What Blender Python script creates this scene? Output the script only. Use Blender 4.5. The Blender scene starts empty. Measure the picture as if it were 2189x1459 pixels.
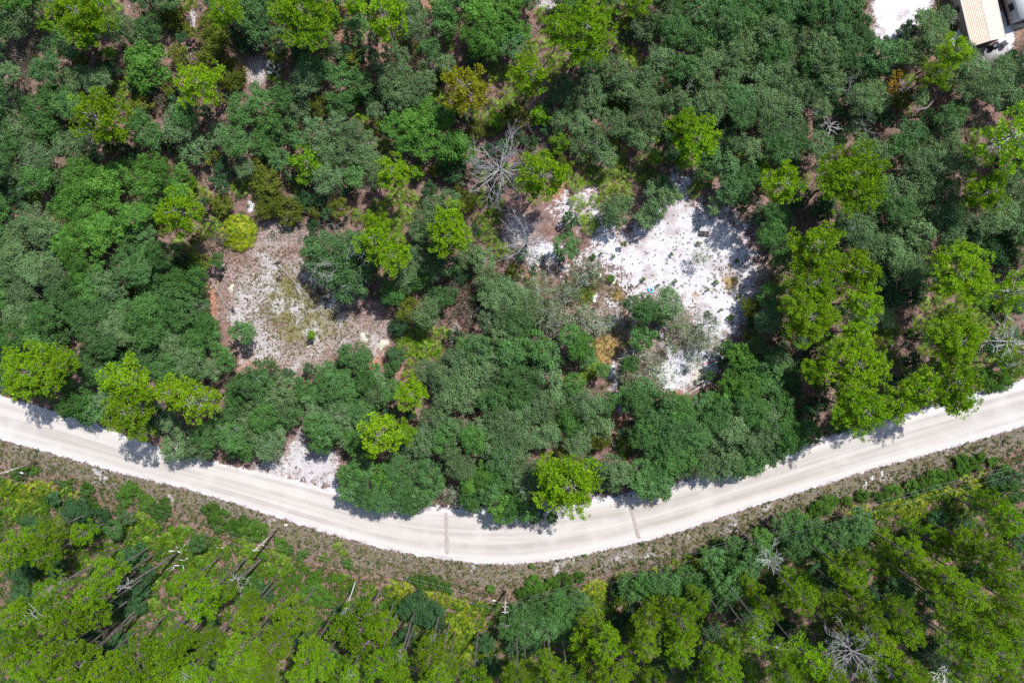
import bpy, math, random
import numpy as np
R = math.radians
rnd = random.Random(7)
rng = np.random.default_rng(11)
S = bpy.context.scene
COL = S.collection

# ------------------------------------------------------------------ camera, sky, sun, exposure
CAM_H, TILT = 107.0, R(-2.3)
cam_data = bpy.data.cameras.new('camera')
cam_data.sensor_width, cam_data.lens = 36.0, 24.0
cam_data.clip_start, cam_data.clip_end = 0.5, 6000.0
cam = bpy.data.objects.new('camera', cam_data)
COL.objects.link(cam)
cam.location = (0, 0, CAM_H)
cam.rotation_euler = (TILT, 0, 0)
S.camera = cam

SUN_EL, SUN_AZ = R(57), R(37)          # azimuth clockwise from +y
world = bpy.data.worlds.new('World'); S.world = world
world.use_nodes = True
wn = world.node_tree
sky = wn.nodes.new('ShaderNodeTexSky')
sky.sky_type = 'NISHITA'; sky.sun_disc = False
sky.sun_elevation, sky.sun_rotation = SUN_EL, SUN_AZ
wn.links.new(sky.outputs[0], wn.nodes['Background'].inputs[0])
wn.nodes['Background'].inputs[1].default_value = 0.125
sun_d = bpy.data.lights.new('sun', 'SUN')
sun_d.energy, sun_d.angle, sun_d.color = 5.0, R(0.7), (1.0, 0.978, 0.945)
sun = bpy.data.objects.new('sun', sun_d); COL.objects.link(sun)
sun.rotation_euler = (-(math.pi / 2 - SUN_EL), 0, -SUN_AZ)
S.view_settings.view_transform = 'Standard'
S.view_settings.look = 'None'
S.view_settings.gamma = 1.0
S.view_settings.use_curve_mapping = False
S.view_settings.exposure = 0.46
S.render.engine = 'CYCLES'
S.cycles.max_bounces = 6
S.cycles.diffuse_bounces = 3
S.cycles.transmission_bounces = 3
S.cycles.use_denoising = False

# ------------------------------------------------------------------ pixel (photo) <-> place
FPX = 2189 * 24.0 / 36.0
CT, ST = math.cos(TILT), math.sin(TILT)

def at(px, py, z=0.0):
    dx, dy = (px - 1094.5) / FPX, -(py - 729.5) / FPX
    d = (dx, dy * CT + ST, dy * ST - CT)
    t = (z - CAM_H) / d[2]
    return d[0] * t, d[1] * t, z

def proj(x, y, z=0.0):
    X, Y, Z = x, y, z - CAM_H
    yc, zc = Y * CT + Z * ST, -Y * ST + Z * CT
    return 1094.5 + FPX * X / -zc, 729.5 - FPX * yc / -zc

MPP = CAM_H / FPX                       # metres per photo pixel on the ground

# ------------------------------------------------------------------ mesh helpers
def mesh(name, v, faces, attrs=None, uv=None, smooth=False):
    """v: (N,3); faces: (M,3) or (M,4) array, or list of such arrays / list of index lists."""
    me = bpy.data.meshes.new(name)
    v = np.asarray(v, dtype=np.float32)
    if isinstance(faces, np.ndarray):
        faces = [faces]
    if len(faces) and not isinstance(faces[0], np.ndarray):
        ls = np.array([len(f) for f in faces], dtype=np.int32)
        flat = np.concatenate([np.asarray(f, dtype=np.int32) for f in faces])
    else:
        faces = [f for f in faces if len(f)]
        ls = np.concatenate([np.full(len(f), f.shape[1], dtype=np.int32) for f in faces])
        flat = np.concatenate([f.reshape(-1).astype(np.int32) for f in faces])
    me.vertices.add(len(v)); me.vertices.foreach_set('co', v.reshape(-1))
    me.loops.add(len(flat)); me.loops.foreach_set('vertex_index', flat)
    me.polygons.add(len(ls))
    me.polygons.foreach_set('loop_start', np.concatenate([[0], np.cumsum(ls)[:-1]]).astype(np.int32))
    if smooth:
        me.polygons.foreach_set('use_smooth', np.ones(len(ls), dtype=bool))
    me.update(calc_edges=True)
    for k, a in (attrs or {}).items():
        a = np.asarray(a, dtype=np.float32)
        if a.ndim == 1:
            at_ = me.attributes.new(k, 'FLOAT', 'POINT'); at_.data.foreach_set('value', a)
        else:
            at_ = me.attributes.new(k, 'FLOAT_VECTOR', 'POINT'); at_.data.foreach_set('vector', a.reshape(-1))
    if uv is not None:
        l = me.uv_layers.new(name='uv')
        l.data.foreach_set('uv', np.asarray(uv, dtype=np.float32)[flat].reshape(-1))
    return me

class MB:
    def __init__(s): s.v, s.f, s.n = [], [], 0
    def add(s, v, f):
        s.v.append(np.asarray(v, dtype=np.float64)); s.f += [[i + s.n for i in q] for q in f]; s.n += len(v); return s
    def box(s, c, d, rz=0.0, rx=0.0, ry=0.0):
        h = np.array(d) / 2.0
        p = np.array([[x, y, z] for x in (-1, 1) for y in (-1, 1) for z in (-1, 1)]) * h
        p = p @ rot(rx, ry, rz).T + np.array(c)
        return s.add(p, [[0, 1, 3, 2], [4, 6, 7, 5], [0, 4, 5, 1], [2, 3, 7, 6], [0, 2, 6, 4], [1, 5, 7, 3]])
    def tube(s, pts, rad, n=6, cap=True):
        pts = np.asarray(pts, dtype=np.float64); m = len(pts)
        rad = np.full(m, rad) if np.isscalar(rad) else np.asarray(rad)
        t = np.gradient(pts, axis=0); t /= np.linalg.norm(t, axis=1)[:, None] + 1e-9
        ref = np.array([0, 0, 1.0]) if abs(t[0][2]) < 0.9 else np.array([1.0, 0, 0])
        v = []
        for i in range(m):
            a = np.cross(t[i], ref); a /= np.linalg.norm(a) + 1e-9; b = np.cross(t[i], a)
            for k in range(n):
                w = 2 * math.pi * k / n
                v.append(pts[i] + rad[i] * (math.cos(w) * a + math.sin(w) * b))
        f = [[i * n + k, i * n + (k + 1) % n, (i + 1) * n + (k + 1) % n, (i + 1) * n + k] for i in range(m - 1) for k in range(n)]
        if cap: f += [list(range(n))[::-1], [(m - 1) * n + k for k in range(n)]]
        return s.add(v, f)
    def lathe(s, prof, n=16, c=(0, 0, 0), closed=False):
        prof = list(prof); m = len(prof)
        v = [[c[0] + r * math.cos(2 * math.pi * k / n), c[1] + r * math.sin(2 * math.pi * k / n), c[2] + z] for r, z in prof for k in range(n)]
        e = m if closed else m - 1
        f = [[i * n + k, i * n + (k + 1) % n, ((i + 1) % m) * n + (k + 1) % n, ((i + 1) % m) * n + k] for i in range(e) for k in range(n)]
        if not closed: f += [[(m - 1) * n + k for k in range(n)]]
        return s.add(v, f)
    def prism(s, poly, z0, z1):
        n = len(poly)
        v = [[x, y, z0] for x, y in poly] + [[x, y, z1] for x, y in poly]
        return s.add(v, [list(range(n))[::-1], list(range(n, 2 * n))] + [[k, (k + 1) % n, n + (k + 1) % n, n + k] for k in range(n)])
    def mesh(s, name, smooth=False):
        return mesh(name, np.concatenate(s.v), s.f, smooth=smooth)

def rot(rx, ry, rz):
    cx, sx, cy, sy, cz, sz = math.cos(rx), math.sin(rx), math.cos(ry), math.sin(ry), math.cos(rz), math.sin(rz)
    return np.array([[cz, -sz, 0], [sz, cz, 0], [0, 0, 1]]) @ np.array([[cy, 0, sy], [0, 1, 0], [-sy, 0, cy]]) @ np.array([[1, 0, 0], [0, cx, -sx], [0, sx, cx]])

def link(name, data, mat=None, parent=None, loc=(0, 0, 0), rz=0.0, scale=None):
    o = bpy.data.objects.new(name, data); COL.objects.link(o)
    o.location = loc; o.rotation_euler = (0, 0, rz)
    if scale is not None: o.scale = scale if hasattr(scale, '__len__') else (scale,) * 3
    if parent: o.parent = parent
    if mat is not None and data is not None:
        if not data.materials: data.materials.append(mat)
        if data.materials[0] != mat:
            o.material_slots[0].link = 'OBJECT'; o.material_slots[0].material = mat
    return o

def tag(o, label=None, cat=None, group=None, kind=None):
    for k, x in (('label', label), ('category', cat), ('group', group), ('kind', kind)):
        if x: o[k] = x
    return o

def thing(name, label, cat, loc, rz=0.0, group=None):
    o = bpy.data.objects.new(name, None); COL.objects.link(o)
    o.empty_display_size = 0.3
    o.location = loc; o.rotation_euler = (0, 0, rz)
    return tag(o, label, cat, group)

# ------------------------------------------------------------------ materials
def nodes(name):
    m = bpy.data.materials.new(name); m.use_nodes = True
    nt = m.node_tree
    return m, nt, nt.nodes, nt.links, nt.nodes['Principled BSDF']

def N(nt, t, **kw):
    n = nt.nodes.new('ShaderNode' + t)
    for k, v in kw.items(): setattr(n, k, v)
    return n

def mixc(nt, fac, a, b, blend='MIX'):
    n = N(nt, 'Mix', data_type='RGBA', blend_type=blend)
    for i, x in ((0, fac), (6, a), (7, b)):
        if hasattr(x, 'links') or hasattr(x, 'is_output'): nt.links.new(x, n.inputs[i])
        elif i == 0: n.inputs[i].default_value = x
        else: n.inputs[i].default_value = (*x, 1) if len(x) == 3 else x
    return n.outputs[2]

def math_(nt, op, a, b=None, clamp=False):
    n = N(nt, 'Math', operation=op, use_clamp=clamp)
    for i, x in ((0, a), (1, b)):
        if x is None: continue
        if hasattr(x, 'is_output'): nt.links.new(x, n.inputs[i])
        else: n.inputs[i].default_value = x
    return n.outputs[0]

def noise(nt, vec, scale, detail=4.0, rough=0.55, dim='3D'):
    n = N(nt, 'TexNoise', noise_dimensions=dim)
    n.inputs['Scale'].default_value = scale; n.inputs['Detail'].default_value = detail; n.inputs['Roughness'].default_value = rough
    if vec is not None: nt.links.new(vec, n.inputs['Vector'])
    return n.outputs['Fac']

def ramp(nt, x, lo, hi):
    n = N(nt, 'MapRange'); n.interpolation_type = 'SMOOTHSTEP'
    nt.links.new(x, n.inputs[0]); n.inputs[1].default_value = lo; n.inputs[2].default_value = hi
    return n.outputs[0]

def leaf_mat(name, c1, c2, c3=None, trans=0.34, rough=0.6, spec=0.08, obj_var=0.5):
    """c1/c2: leaf colours mixed per leaf; c3: the colour some plants of the kind lean to."""
    m, nt, ns, ln, p = nodes(name)
    tint = N(nt, 'Attribute', attribute_name='tint').outputs['Fac']
    col = mixc(nt, tint, c1, c2)
    oi = N(nt, 'ObjectInfo')
    if c3: col = mixc(nt, math_(nt, 'MULTIPLY', oi.outputs['Random'], obj_var), col, c3)
    geo = N(nt, 'NewGeometry')
    nz = noise(nt, geo.outputs['Position'], 0.9, 3.0)
    hsv = N(nt, 'HueSaturation')
    ln.new(col, hsv.inputs['Color'])
    w = N(nt, 'TexWhiteNoise', noise_dimensions='1D'); ln.new(oi.outputs['Random'], w.inputs['W'])
    ln.new(math_(nt, 'MULTIPLY', math_(nt, 'ADD', math_(nt, 'MULTIPLY', nz, 0.6), 0.7), math_(nt, 'ADD', math_(nt, 'MULTIPLY', w.outputs['Value'], 0.56), 0.72)), hsv.inputs['Value'])
    ln.new(hsv.outputs[0], p.inputs['Base Color'])
    p.inputs['Roughness'].default_value = rough
    p.inputs['Specular IOR Level'].default_value = spec
    tr = N(nt, 'BsdfTranslucent'); 
    tc = mixc(nt, 1.0, hsv.outputs[0], (1.0, 1.0, 0.45), 'MULTIPLY')
    ln.new(tc, tr.inputs[0])
    mx = N(nt, 'MixShader'); mx.inputs[0].default_value = trans
    ln.new(p.outputs[0], mx.inputs[1]); ln.new(tr.outputs[0], mx.inputs[2])
    ln.new(mx.outputs[0], ns['Material Output'].inputs[0])
    return m

def plain(name, c, rough=0.6, spec=0.4, var=0.25, scale=6.0, c2=None, metal=0.0, bump=0.0):
    m, nt, ns, ln, p = nodes(name)
    tc = N(nt, 'TexCoord').outputs['Object']
    nz = noise(nt, tc, scale, 5.0)
    c2 = c2 or tuple(x * (1 - var) for x in c)
    ln.new(mixc(nt, ramp(nt, nz, 0.35, 0.65), c, c2), p.inputs['Base Color'])
    p.inputs['Roughness'].default_value = rough; p.inputs['Specular IOR Level'].default_value = spec
    p.inputs['Metallic'].default_value = metal
    if bump:
        b = N(nt, 'Bump'); b.inputs['Strength'].default_value = bump; b.inputs['Distance'].default_value = 0.05
        ln.new(nz, b.inputs['Height']); ln.new(b.outputs[0], p.inputs['Normal'])
    return m

M = {
    'g': leaf_mat('leaf_green_oak', (0.036, 0.116, 0.022), (0.122, 0.262, 0.062), (0.115, 0.215, 0.090), obj_var=0.6),
    'R': leaf_mat('leaf_ring_palmetto', (0.10, 0.23, 0.006), (0.29, 0.37, 0.012), (0.42, 0.38, 0.015), trans=0.3, spec=0.2, rough=0.45, obj_var=0.5),
    'e': leaf_mat('leaf_dull_oak', (0.036, 0.108, 0.028), (0.126, 0.250, 0.076), (0.110, 0.205, 0.090), obj_var=0.6),
    'b': leaf_mat('leaf_bright_oak', (0.075, 0.195, 0.030), (0.150, 0.31, 0.052), (0.09, 0.23, 0.045)),
    's': leaf_mat('leaf_silver_oak', (0.064, 0.142, 0.052), (0.200, 0.312, 0.140), (0.14, 0.21, 0.075)),
    'd': leaf_mat('leaf_dark_oak', (0.034, 0.092, 0.034), (0.072, 0.150, 0.058)),
    'o': leaf_mat('leaf_olive_bush', (0.085, 0.120, 0.016), (0.175, 0.21, 0.03), (0.13, 0.15, 0.025)),
    'r': leaf_mat('leaf_brown_shrub', (0.085, 0.085, 0.05), (0.13, 0.12, 0.075), (0.14, 0.09, 0.06)),
    't': leaf_mat('leaf_sparse_oak', (0.110, 0.18, 0.075), (0.22, 0.285, 0.14), (0.16, 0.19, 0.07)),
    'h': leaf_mat('leaf_low_shrub', (0.050, 0.135, 0.016), (0.095, 0.21, 0.028), (0.085, 0.15, 0.025)),
    'y': leaf_mat('leaf_golden_shrub', (0.26, 0.19, 0.02), (0.40, 0.27, 0.03)),
    'p': leaf_mat('needle_pine', (0.084, 0.210, 0.005), (0.232, 0.40, 0.010), (0.21, 0.31, 0.010), trans=0.28, obj_var=0.4),
    'q': leaf_mat('needle_young_pine', (0.14, 0.31, 0.018), (0.23, 0.42, 0.025), trans=0.28),
    'O': leaf_mat('needle_orange_pine', (0.20, 0.25, 0.010), (0.36, 0.34, 0.014), trans=0.28),
    'T': leaf_mat('needle_tall_pine', (0.050, 0.142, 0.003), (0.178, 0.335, 0.006), (0.150, 0.205, 0.007), trans=0.28, obj_var=0.5),
    'm': leaf_mat('leaf_palmetto', (0.055, 0.160, 0.009), (0.165, 0.285, 0.020), (0.27, 0.30, 0.020), trans=0.3, spec=0.22, rough=0.45, obj_var=0.35),
    'k': leaf_mat('leaf_yellow_palmetto', (0.070, 0.17, 0.007), (0.20, 0.29, 0.014), (0.36, 0.33, 0.02), trans=0.3, spec=0.2, rough=0.45, obj_var=0.55),
    'bark': plain('bark_grey', (0.19, 0.16, 0.15), 0.9, 0.1, 0.5, 3.0, bump=0.6),
    'pbark': plain('bark_pine', (0.19, 0.16, 0.155), 0.9, 0.1, 0.55, 2.5, bump=0.6),
    'pale': plain('bark_lichen', (0.50, 0.52, 0.48), 0.9, 0.1, 0.4, 4.0),
    'soft_pale': plain('bark_silver', (0.36, 0.385, 0.34), 0.9, 0.1, 0.35, 4.0),
    'twig': plain('bark_twig', (0.30, 0.28, 0.26), 0.9, 0.1, 0.4, 4.0),
    'dead': plain('bark_dead', (0.33, 0.318, 0.325), 0.85, 0.15, 0.35, 4.0, bump=0.4),
    'white_dead': plain('bark_bleached', (0.66, 0.66, 0.63), 0.85, 0.15, 0.25, 4.0, bump=0.4),
}

# ------------------------------------------------------------------ where things are in the photo: edges of the road
NE = [(-260, 785), (0, 846), (60, 862), (150, 888), (275, 930), (346, 962), (450, 985), (574, 1014), (674, 1038), (760, 1064), (820, 1080), (903, 1092), (1010, 1095), (1100, 1092), (1190, 1084), (1281, 1072), (1365, 1064), (1456, 1034), (1540, 1012), (1638, 988), (1713, 960), (1790, 938), (1884, 910), (1982, 878), (2093, 848), (2189, 823), (2450, 745)]
SE = [(-260, 862), (0, 934), (131, 969), (279, 1013), (403, 1040), (560, 1090), (641, 1117), (741, 1147), (842, 1174), (953, 1192), (1050, 1203), (1120, 1201), (1181, 1194), (1281, 1174), (1365, 1154), (1450, 1135), (1550, 1095), (1640, 1070), (1730, 1040), (1830, 1009), (1914, 982), (1992, 965), (2099, 932), (2189, 906), (2450, 830)]
NEa, SEa = np.array(NE, float), np.array(SE, float)
def smooth_interp(x, e):
    x = np.asarray(x, float)
    return sum(np.interp(x + k, e[:, 0], e[:, 1]) for k in (-60, -40, -20, 0, 20, 40, 60)) / 7.0
def yn(x): return smooth_interp(x, NEa)
def ys(x): return smooth_interp(x, SEa)
# ------------------------------------------------------------------ ground
def poly_sd(px, py, poly):
    """signed distance in photo pixels, positive inside"""
    p = np.array(poly, float); q = np.roll(p, -1, axis=0)
    d = np.full(px.shape, 1e9); inside = np.zeros(px.shape, bool)
    for a, b in zip(p, q):
        e = b - a; wx, wy = px - a[0], py - a[1]
        t = np.clip((wx * e[0] + wy * e[1]) / (e @ e + 1e-9), 0, 1)
        d = np.minimum(d, np.hypot(wx - t * e[0], wy - t * e[1]))
        c = ((a[1] <= py) & (b[1] > py)) | ((b[1] <= py) & (a[1] > py))
        xi = a[0] + (py - a[1]) / (e[1] if abs(e[1]) > 1e-9 else 1e-9) * e[0]
        inside ^= c & (px < xi)
    return np.where(inside, d, -d)
def soft(px, py, poly, w): return np.clip(poly_sd(px, py, poly) / w * 0.5 + 0.5, 0, 1)
def blob(px, py, x, y, r, ry=None): return np.clip(1.3 - np.hypot((px - x) / r, (py - y) / (ry or r)), 0, 1)

W1 = [(1195, 575), (1240, 548), (1268, 520), (1262, 480), (1200, 470), (1185, 440), (1215, 412), (1275, 405), (1300, 470), (1330, 495), (1385, 485), (1405, 430), (1425, 400), (1440, 368), (1472, 372), (1482, 430), (1560, 445), (1598, 490), (1612, 560), (1600, 650), (1575, 720), (1500, 745), (1470, 660), (1390, 625), (1335, 640), (1322, 600), (1290, 570), (1240, 565), (1205, 585)]
W2 = [(1385, 800), (1425, 752), (1470, 735), (1530, 742), (1562, 768), (1530, 808), (1475, 835), (1425, 838)]
LC = [(462, 575), (500, 535), (560, 520), (640, 525), (670, 560), (705, 600), (770, 640), (842, 690), (830, 775), (760, 760), (690, 800), (640, 822), (520, 800), (480, 760), (462, 690), (448, 600)]
DRIVE = [(628, 925), (652, 915), (668, 965), (722, 950), (738, 1045), (690, 1050), (560, 1018), (520, 990), (600, 975)]
TR = [(1862, -40), (1990, -40), (1995, 30), (1950, 70), (1900, 95), (1868, 85)]
def zones(px, py):
    sand = np.maximum.reduce([soft(px, py, W1, 64), soft(px, py, W2, 34), 0.74 * soft(px, py, DRIVE, 34), soft(px, py, TR, 26),
        0.75 * blob(px, py, 1312, 800, 16, 60), 0.6 * blob(px, py, 1325, 850, 20, 60), 0.62 * blob(px, py, 1060, 735, 14, 16), 0.75 * blob(px, py, 1160, 545, 70, 50), 0.55 * blob(px, py, 1330, 975, 16, 60), 0.85 * blob(px, py, 1310, 640, 22, 26),
        0.9 * blob(px, py, 412, 40, 10, 24), 0.7 * blob(px, py, 400, 110, 12, 22), 0.85 * blob(px, py, 535, 440, 14, 16), 1.0 * blob(px, py, 2150, 70, 26, 60), 0.8 * blob(px, py, 2165, 20, 26, 40), 0.9 * blob(px, py, 1180, 14, 16, 7), 0.5 * blob(px, py, 480, 375, 14, 30),
        0.9 * blob(px, py, 1849, 1035, 7, 12), 0.9 * blob(px, py, 1867, 1020, 6, 7), 0.9 * blob(px, py, 1885, 1013, 5, 8)])
    # sand seam along the road
    dn, ds = yn(px) - py, py - ys(px)
    sand = np.maximum(sand, 0.75 * np.clip(1.0 - np.abs(dn - 4) / 26, 0, 1) * (px > 700))
    sand = np.maximum(sand, 0.8 * np.clip(1.0 - np.abs(ds) / 13, 0, 1))
    sand = np.where((dn < 0) & (ds < 0), 1.0, sand)
    verge = np.clip(np.minimum(ds / 10, (70 - ds) / 30), 0, 1) * (ds > -4)
    grey = np.maximum.reduce([0.62 * soft(px, py, LC, 50), 0.85 * blob(px, py, 550, 152, 34, 42), 0.8 * blob(px, py, 1175, 6, 50, 22), 0.7 * blob(px, py, 1110, 500, 60, 70), 0.55 * blob(px, py, 470, 380, 40, 50), 0.5 * blob(px, py, 800, 700, 60, 60), 0.9 * blob(px, py, 2110, 120, 60, 26),
        0.45 * verge, 0.5 * blob(px, py, 1340, 700, 300, 160), 0.6 * blob(px, py, 1480, 560, 190, 220), 0.8 * soft(px, py, DRIVE, 30), 0.55 * blob(px, py, 1600, 620, 60, 110), 0.55 * blob(px, py, 600, 500, 120, 60), 0.4 * blob(px, py, 270, 15, 40, 30), 0.35 * blob(px, py, 1300, 110, 60, 30)])
    grass = np.maximum.reduce([0.76 * soft(px, py, [(560, 540), (640, 560), (760, 650), (760, 700), (700, 760), (600, 760), (520, 640)], 60), 0.5 * verge, 0.6 * blob(px, py, 1250, 610, 110, 60), 0.6 * blob(px, py, 1340, 720, 60, 80), 0.5 * blob(px, py, 1195, 445, 40, 30), 0.55 * blob(px, py, 1330, 690, 60, 40),
        0.6 * blob(px, py, 2120, 820, 110, 40)])
    gold = np.maximum.reduce([0.9 * blob(px, py, 1292, 745, 42, 52), 0.72 * blob(px, py, 1322, 632, 30, 24), 0.6 * blob(px, py, 1380, 512, 16, 18), 0.66 * blob(px, py, 1560, 600, 34, 34), 0.62 * blob(px, py, 1490, 632, 20, 20), 0.55 * blob(px, py, 1140, 600, 60, 40), 0.6 * blob(px, py, 1390, 622, 12), 0.5 * blob(px, py, 2160, 130, 40, 40), 0.5 * blob(px, py, 2180, 80, 22, 30)])
    red = np.maximum.reduce([0.6 * blob(px, py, 560, 775, 100, 34), 0.65 * blob(px, py, 450, 650, 26, 80), 0.6 * blob(px, py, 800, 765, 34, 40), 0.8 * blob(px, py, 625, 590, 24, 12), 0.5 * blob(px, py, 1190, 400, 60, 50), 0.5 * blob(px, py, 1320, 925, 40, 90), 0.6 * blob(px, py, 1450, 838, 60, 14), 0.55 * blob(px, py, 890, 795, 60, 30), 0.5 * blob(px, py, 1000, 640, 60, 40), 0.5 * blob(px, py, 1990, 215, 50, 26), 0.45 * blob(px, py, 800, 20, 400, 200), 0.4 * blob(px, py, 1600, 560, 40, 80), 0.45 * blob(px, py, 60, 460, 80, 50), 0.4 * blob(px, py, 1500, 1100, 800, 40), 0.45 * blob(px, py, 1620, 620, 50, 90)])
    return sand, grey, grass, gold, red, verge

inner_x = np.arange(-112, 112.01, 0.5); inner_y = np.arange(-86, 86.01, 0.5)
gx = np.concatenate([[-2500, -1200, -600, -300, -180, -140], inner_x, [140, 180, 300, 600, 1200, 2500]])
gy = np.concatenate([[-2500, -1200, -600, -300, -160, -110], inner_y, [110, 160, 300, 600, 1200, 2500]])
X, Y = np.meshgrid(gx, gy)
PX, PY = proj(X, Y)
far = (np.abs(X) > 113) | (np.abs(Y) > 87)
zs = [np.where(far, 0.0, z) for z in zones(PX, PY)]
nx, ny = len(gx), len(gy)
idx = np.arange(nx * ny).reshape(ny, nx)
quads = np.stack([idx[:-1, :-1], idx[:-1, 1:], idx[1:, 1:], idx[1:, :-1]], axis=-1).reshape(-1, 4)
gm = mesh('ground', np.stack([X, Y, np.zeros_like(X)], -1).reshape(-1, 3), quads,
          {'za': np.stack(zs[0:3], -1).reshape(-1, 3), 'zb': np.stack(zs[3:6], -1).reshape(-1, 3)})

def ground_material():
    m, nt, ns, ln, p = nodes('ground_cover')
    pos = N(nt, 'NewGeometry').outputs['Position']
    def sep(nm):
        s = N(nt, 'SeparateXYZ'); ln.new(N(nt, 'Attribute', attribute_name=nm).outputs['Vector'], s.inputs[0]); return s.outputs
    a, b = sep('za'), sep('zb')
    n_big, n_mid, n_fine, n_grain = noise(nt, pos, 0.22, 5), noise(nt, pos, 0.9, 6, 0.62), noise(nt, pos, 3.2, 5, 0.65), noise(nt, pos, 11.0, 3, 0.7)
    mot = math_(nt, 'ADD', math_(nt, 'MULTIPLY', n_mid, 0.55), math_(nt, 'MULTIPLY', n_fine, 0.45))
    mot2 = math_(nt, 'ADD', math_(nt, 'MULTIPLY', n_big, 0.5), math_(nt, 'MULTIPLY', n_fine, 0.5))
    def fac(mask, nz, soft_=0.10):
        return ramp(nt, math_(nt, 'ADD', mask, math_(nt, 'MULTIPLY', math_(nt, 'SUBTRACT', nz, 0.5), 2.0)), 0.5 - soft_, 0.5 + soft_)
    litter = mixc(nt, ramp(nt, mot, 0.38, 0.62), (0.10, 0.058, 0.048), (0.235, 0.145, 0.122))
    litter = mixc(nt, ramp(nt, n_grain, 0.52, 0.70), litter, (0.33, 0.25, 0.225))
    redl = mixc(nt, ramp(nt, n_fine, 0.4, 0.62), (0.27, 0.115, 0.07), (0.40, 0.22, 0.15))
    c = mixc(nt, fac(b[1], mot2, 0.2), litter, redl)
    greyc = mixc(nt, ramp(nt, n_fine, 0.38, 0.6), (0.20, 0.158, 0.132), (0.335, 0.288, 0.270))
    c = mixc(nt, fac(a[1], mot2, 0.18), c, greyc)
    vergec = mixc(nt, ramp(nt, n_fine, 0.42, 0.60), (0.080, 0.068, 0.042), (0.205, 0.172, 0.148))
    vergec = mixc(nt, ramp(nt, n_grain, 0.58, 0.72), vergec, (0.38, 0.345, 0.345))
    c = mixc(nt, math_(nt, 'MULTIPLY', b[2], 0.95), c, vergec)
    grassc = mixc(nt, ramp(nt, n_grain, 0.4, 0.62), (0.10, 0.10, 0.022), (0.22, 0.19, 0.075))
    c = mixc(nt, math_(nt, 'MULTIPLY', fac(math_(nt, 'SUBTRACT', a[2], 0.10), mot, 0.10), 0.85), c, grassc)
    whites = mixc(nt, ramp(nt, math_(nt, 'ADD', math_(nt, 'MULTIPLY', n_big, 0.55), math_(nt, 'MULTIPLY', mot, 0.45)), 0.38, 0.54), (0.33, 0.285, 0.285), (0.535, 0.52, 0.545))
    whites = mixc(nt, math_(nt, 'MULTIPLY', ramp(nt, n_grain, 0.66, 0.78), 0.7), whites, (0.36, 0.29, 0.26))
    c = mixc(nt, fac(math_(nt, 'SUBTRACT', a[0], 0.06), mot, 0.15), c, whites)
    # bare grey-white patches inside the grassy clearing
    patch = math_(nt, 'MULTIPLY', ramp(nt, math_(nt, 'MULTIPLY', n_big, math_(nt, 'ADD', a[1], 0.45)), 0.50, 0.60), ramp(nt, mot, 0.42, 0.56))
    c = mixc(nt, patch, c, (0.40, 0.372, 0.375))
    goldc = mixc(nt, ramp(nt, n_grain, 0.4, 0.6), (0.20, 0.135, 0.035), (0.37, 0.25, 0.105))
    c = mixc(nt, fac(math_(nt, 'SUBTRACT', b[0], 0.08), mot, 0.16), c, goldc)
    ln.new(c, p.inputs['Base Color'])
    p.inputs['Roughness'].default_value = 0.95; p.inputs['Specular IOR Level'].default_value = 0.1
    bm = N(nt, 'Bump'); bm.inputs['Strength'].default_value = 0.7; bm.inputs['Distance'].default_value = 0.12
    ln.new(math_(nt, 'ADD', n_fine, math_(nt, 'MULTIPLY', n_grain, 0.5)), bm.inputs['Height']); ln.new(bm.outputs[0], p.inputs['Normal'])
    return m
M['ground'] = ground_material()
tag(link('ground', gm, M['ground']), 'sandy scrub floor with pine straw, bare white sand and grassy clearings', kind='structure')

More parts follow.
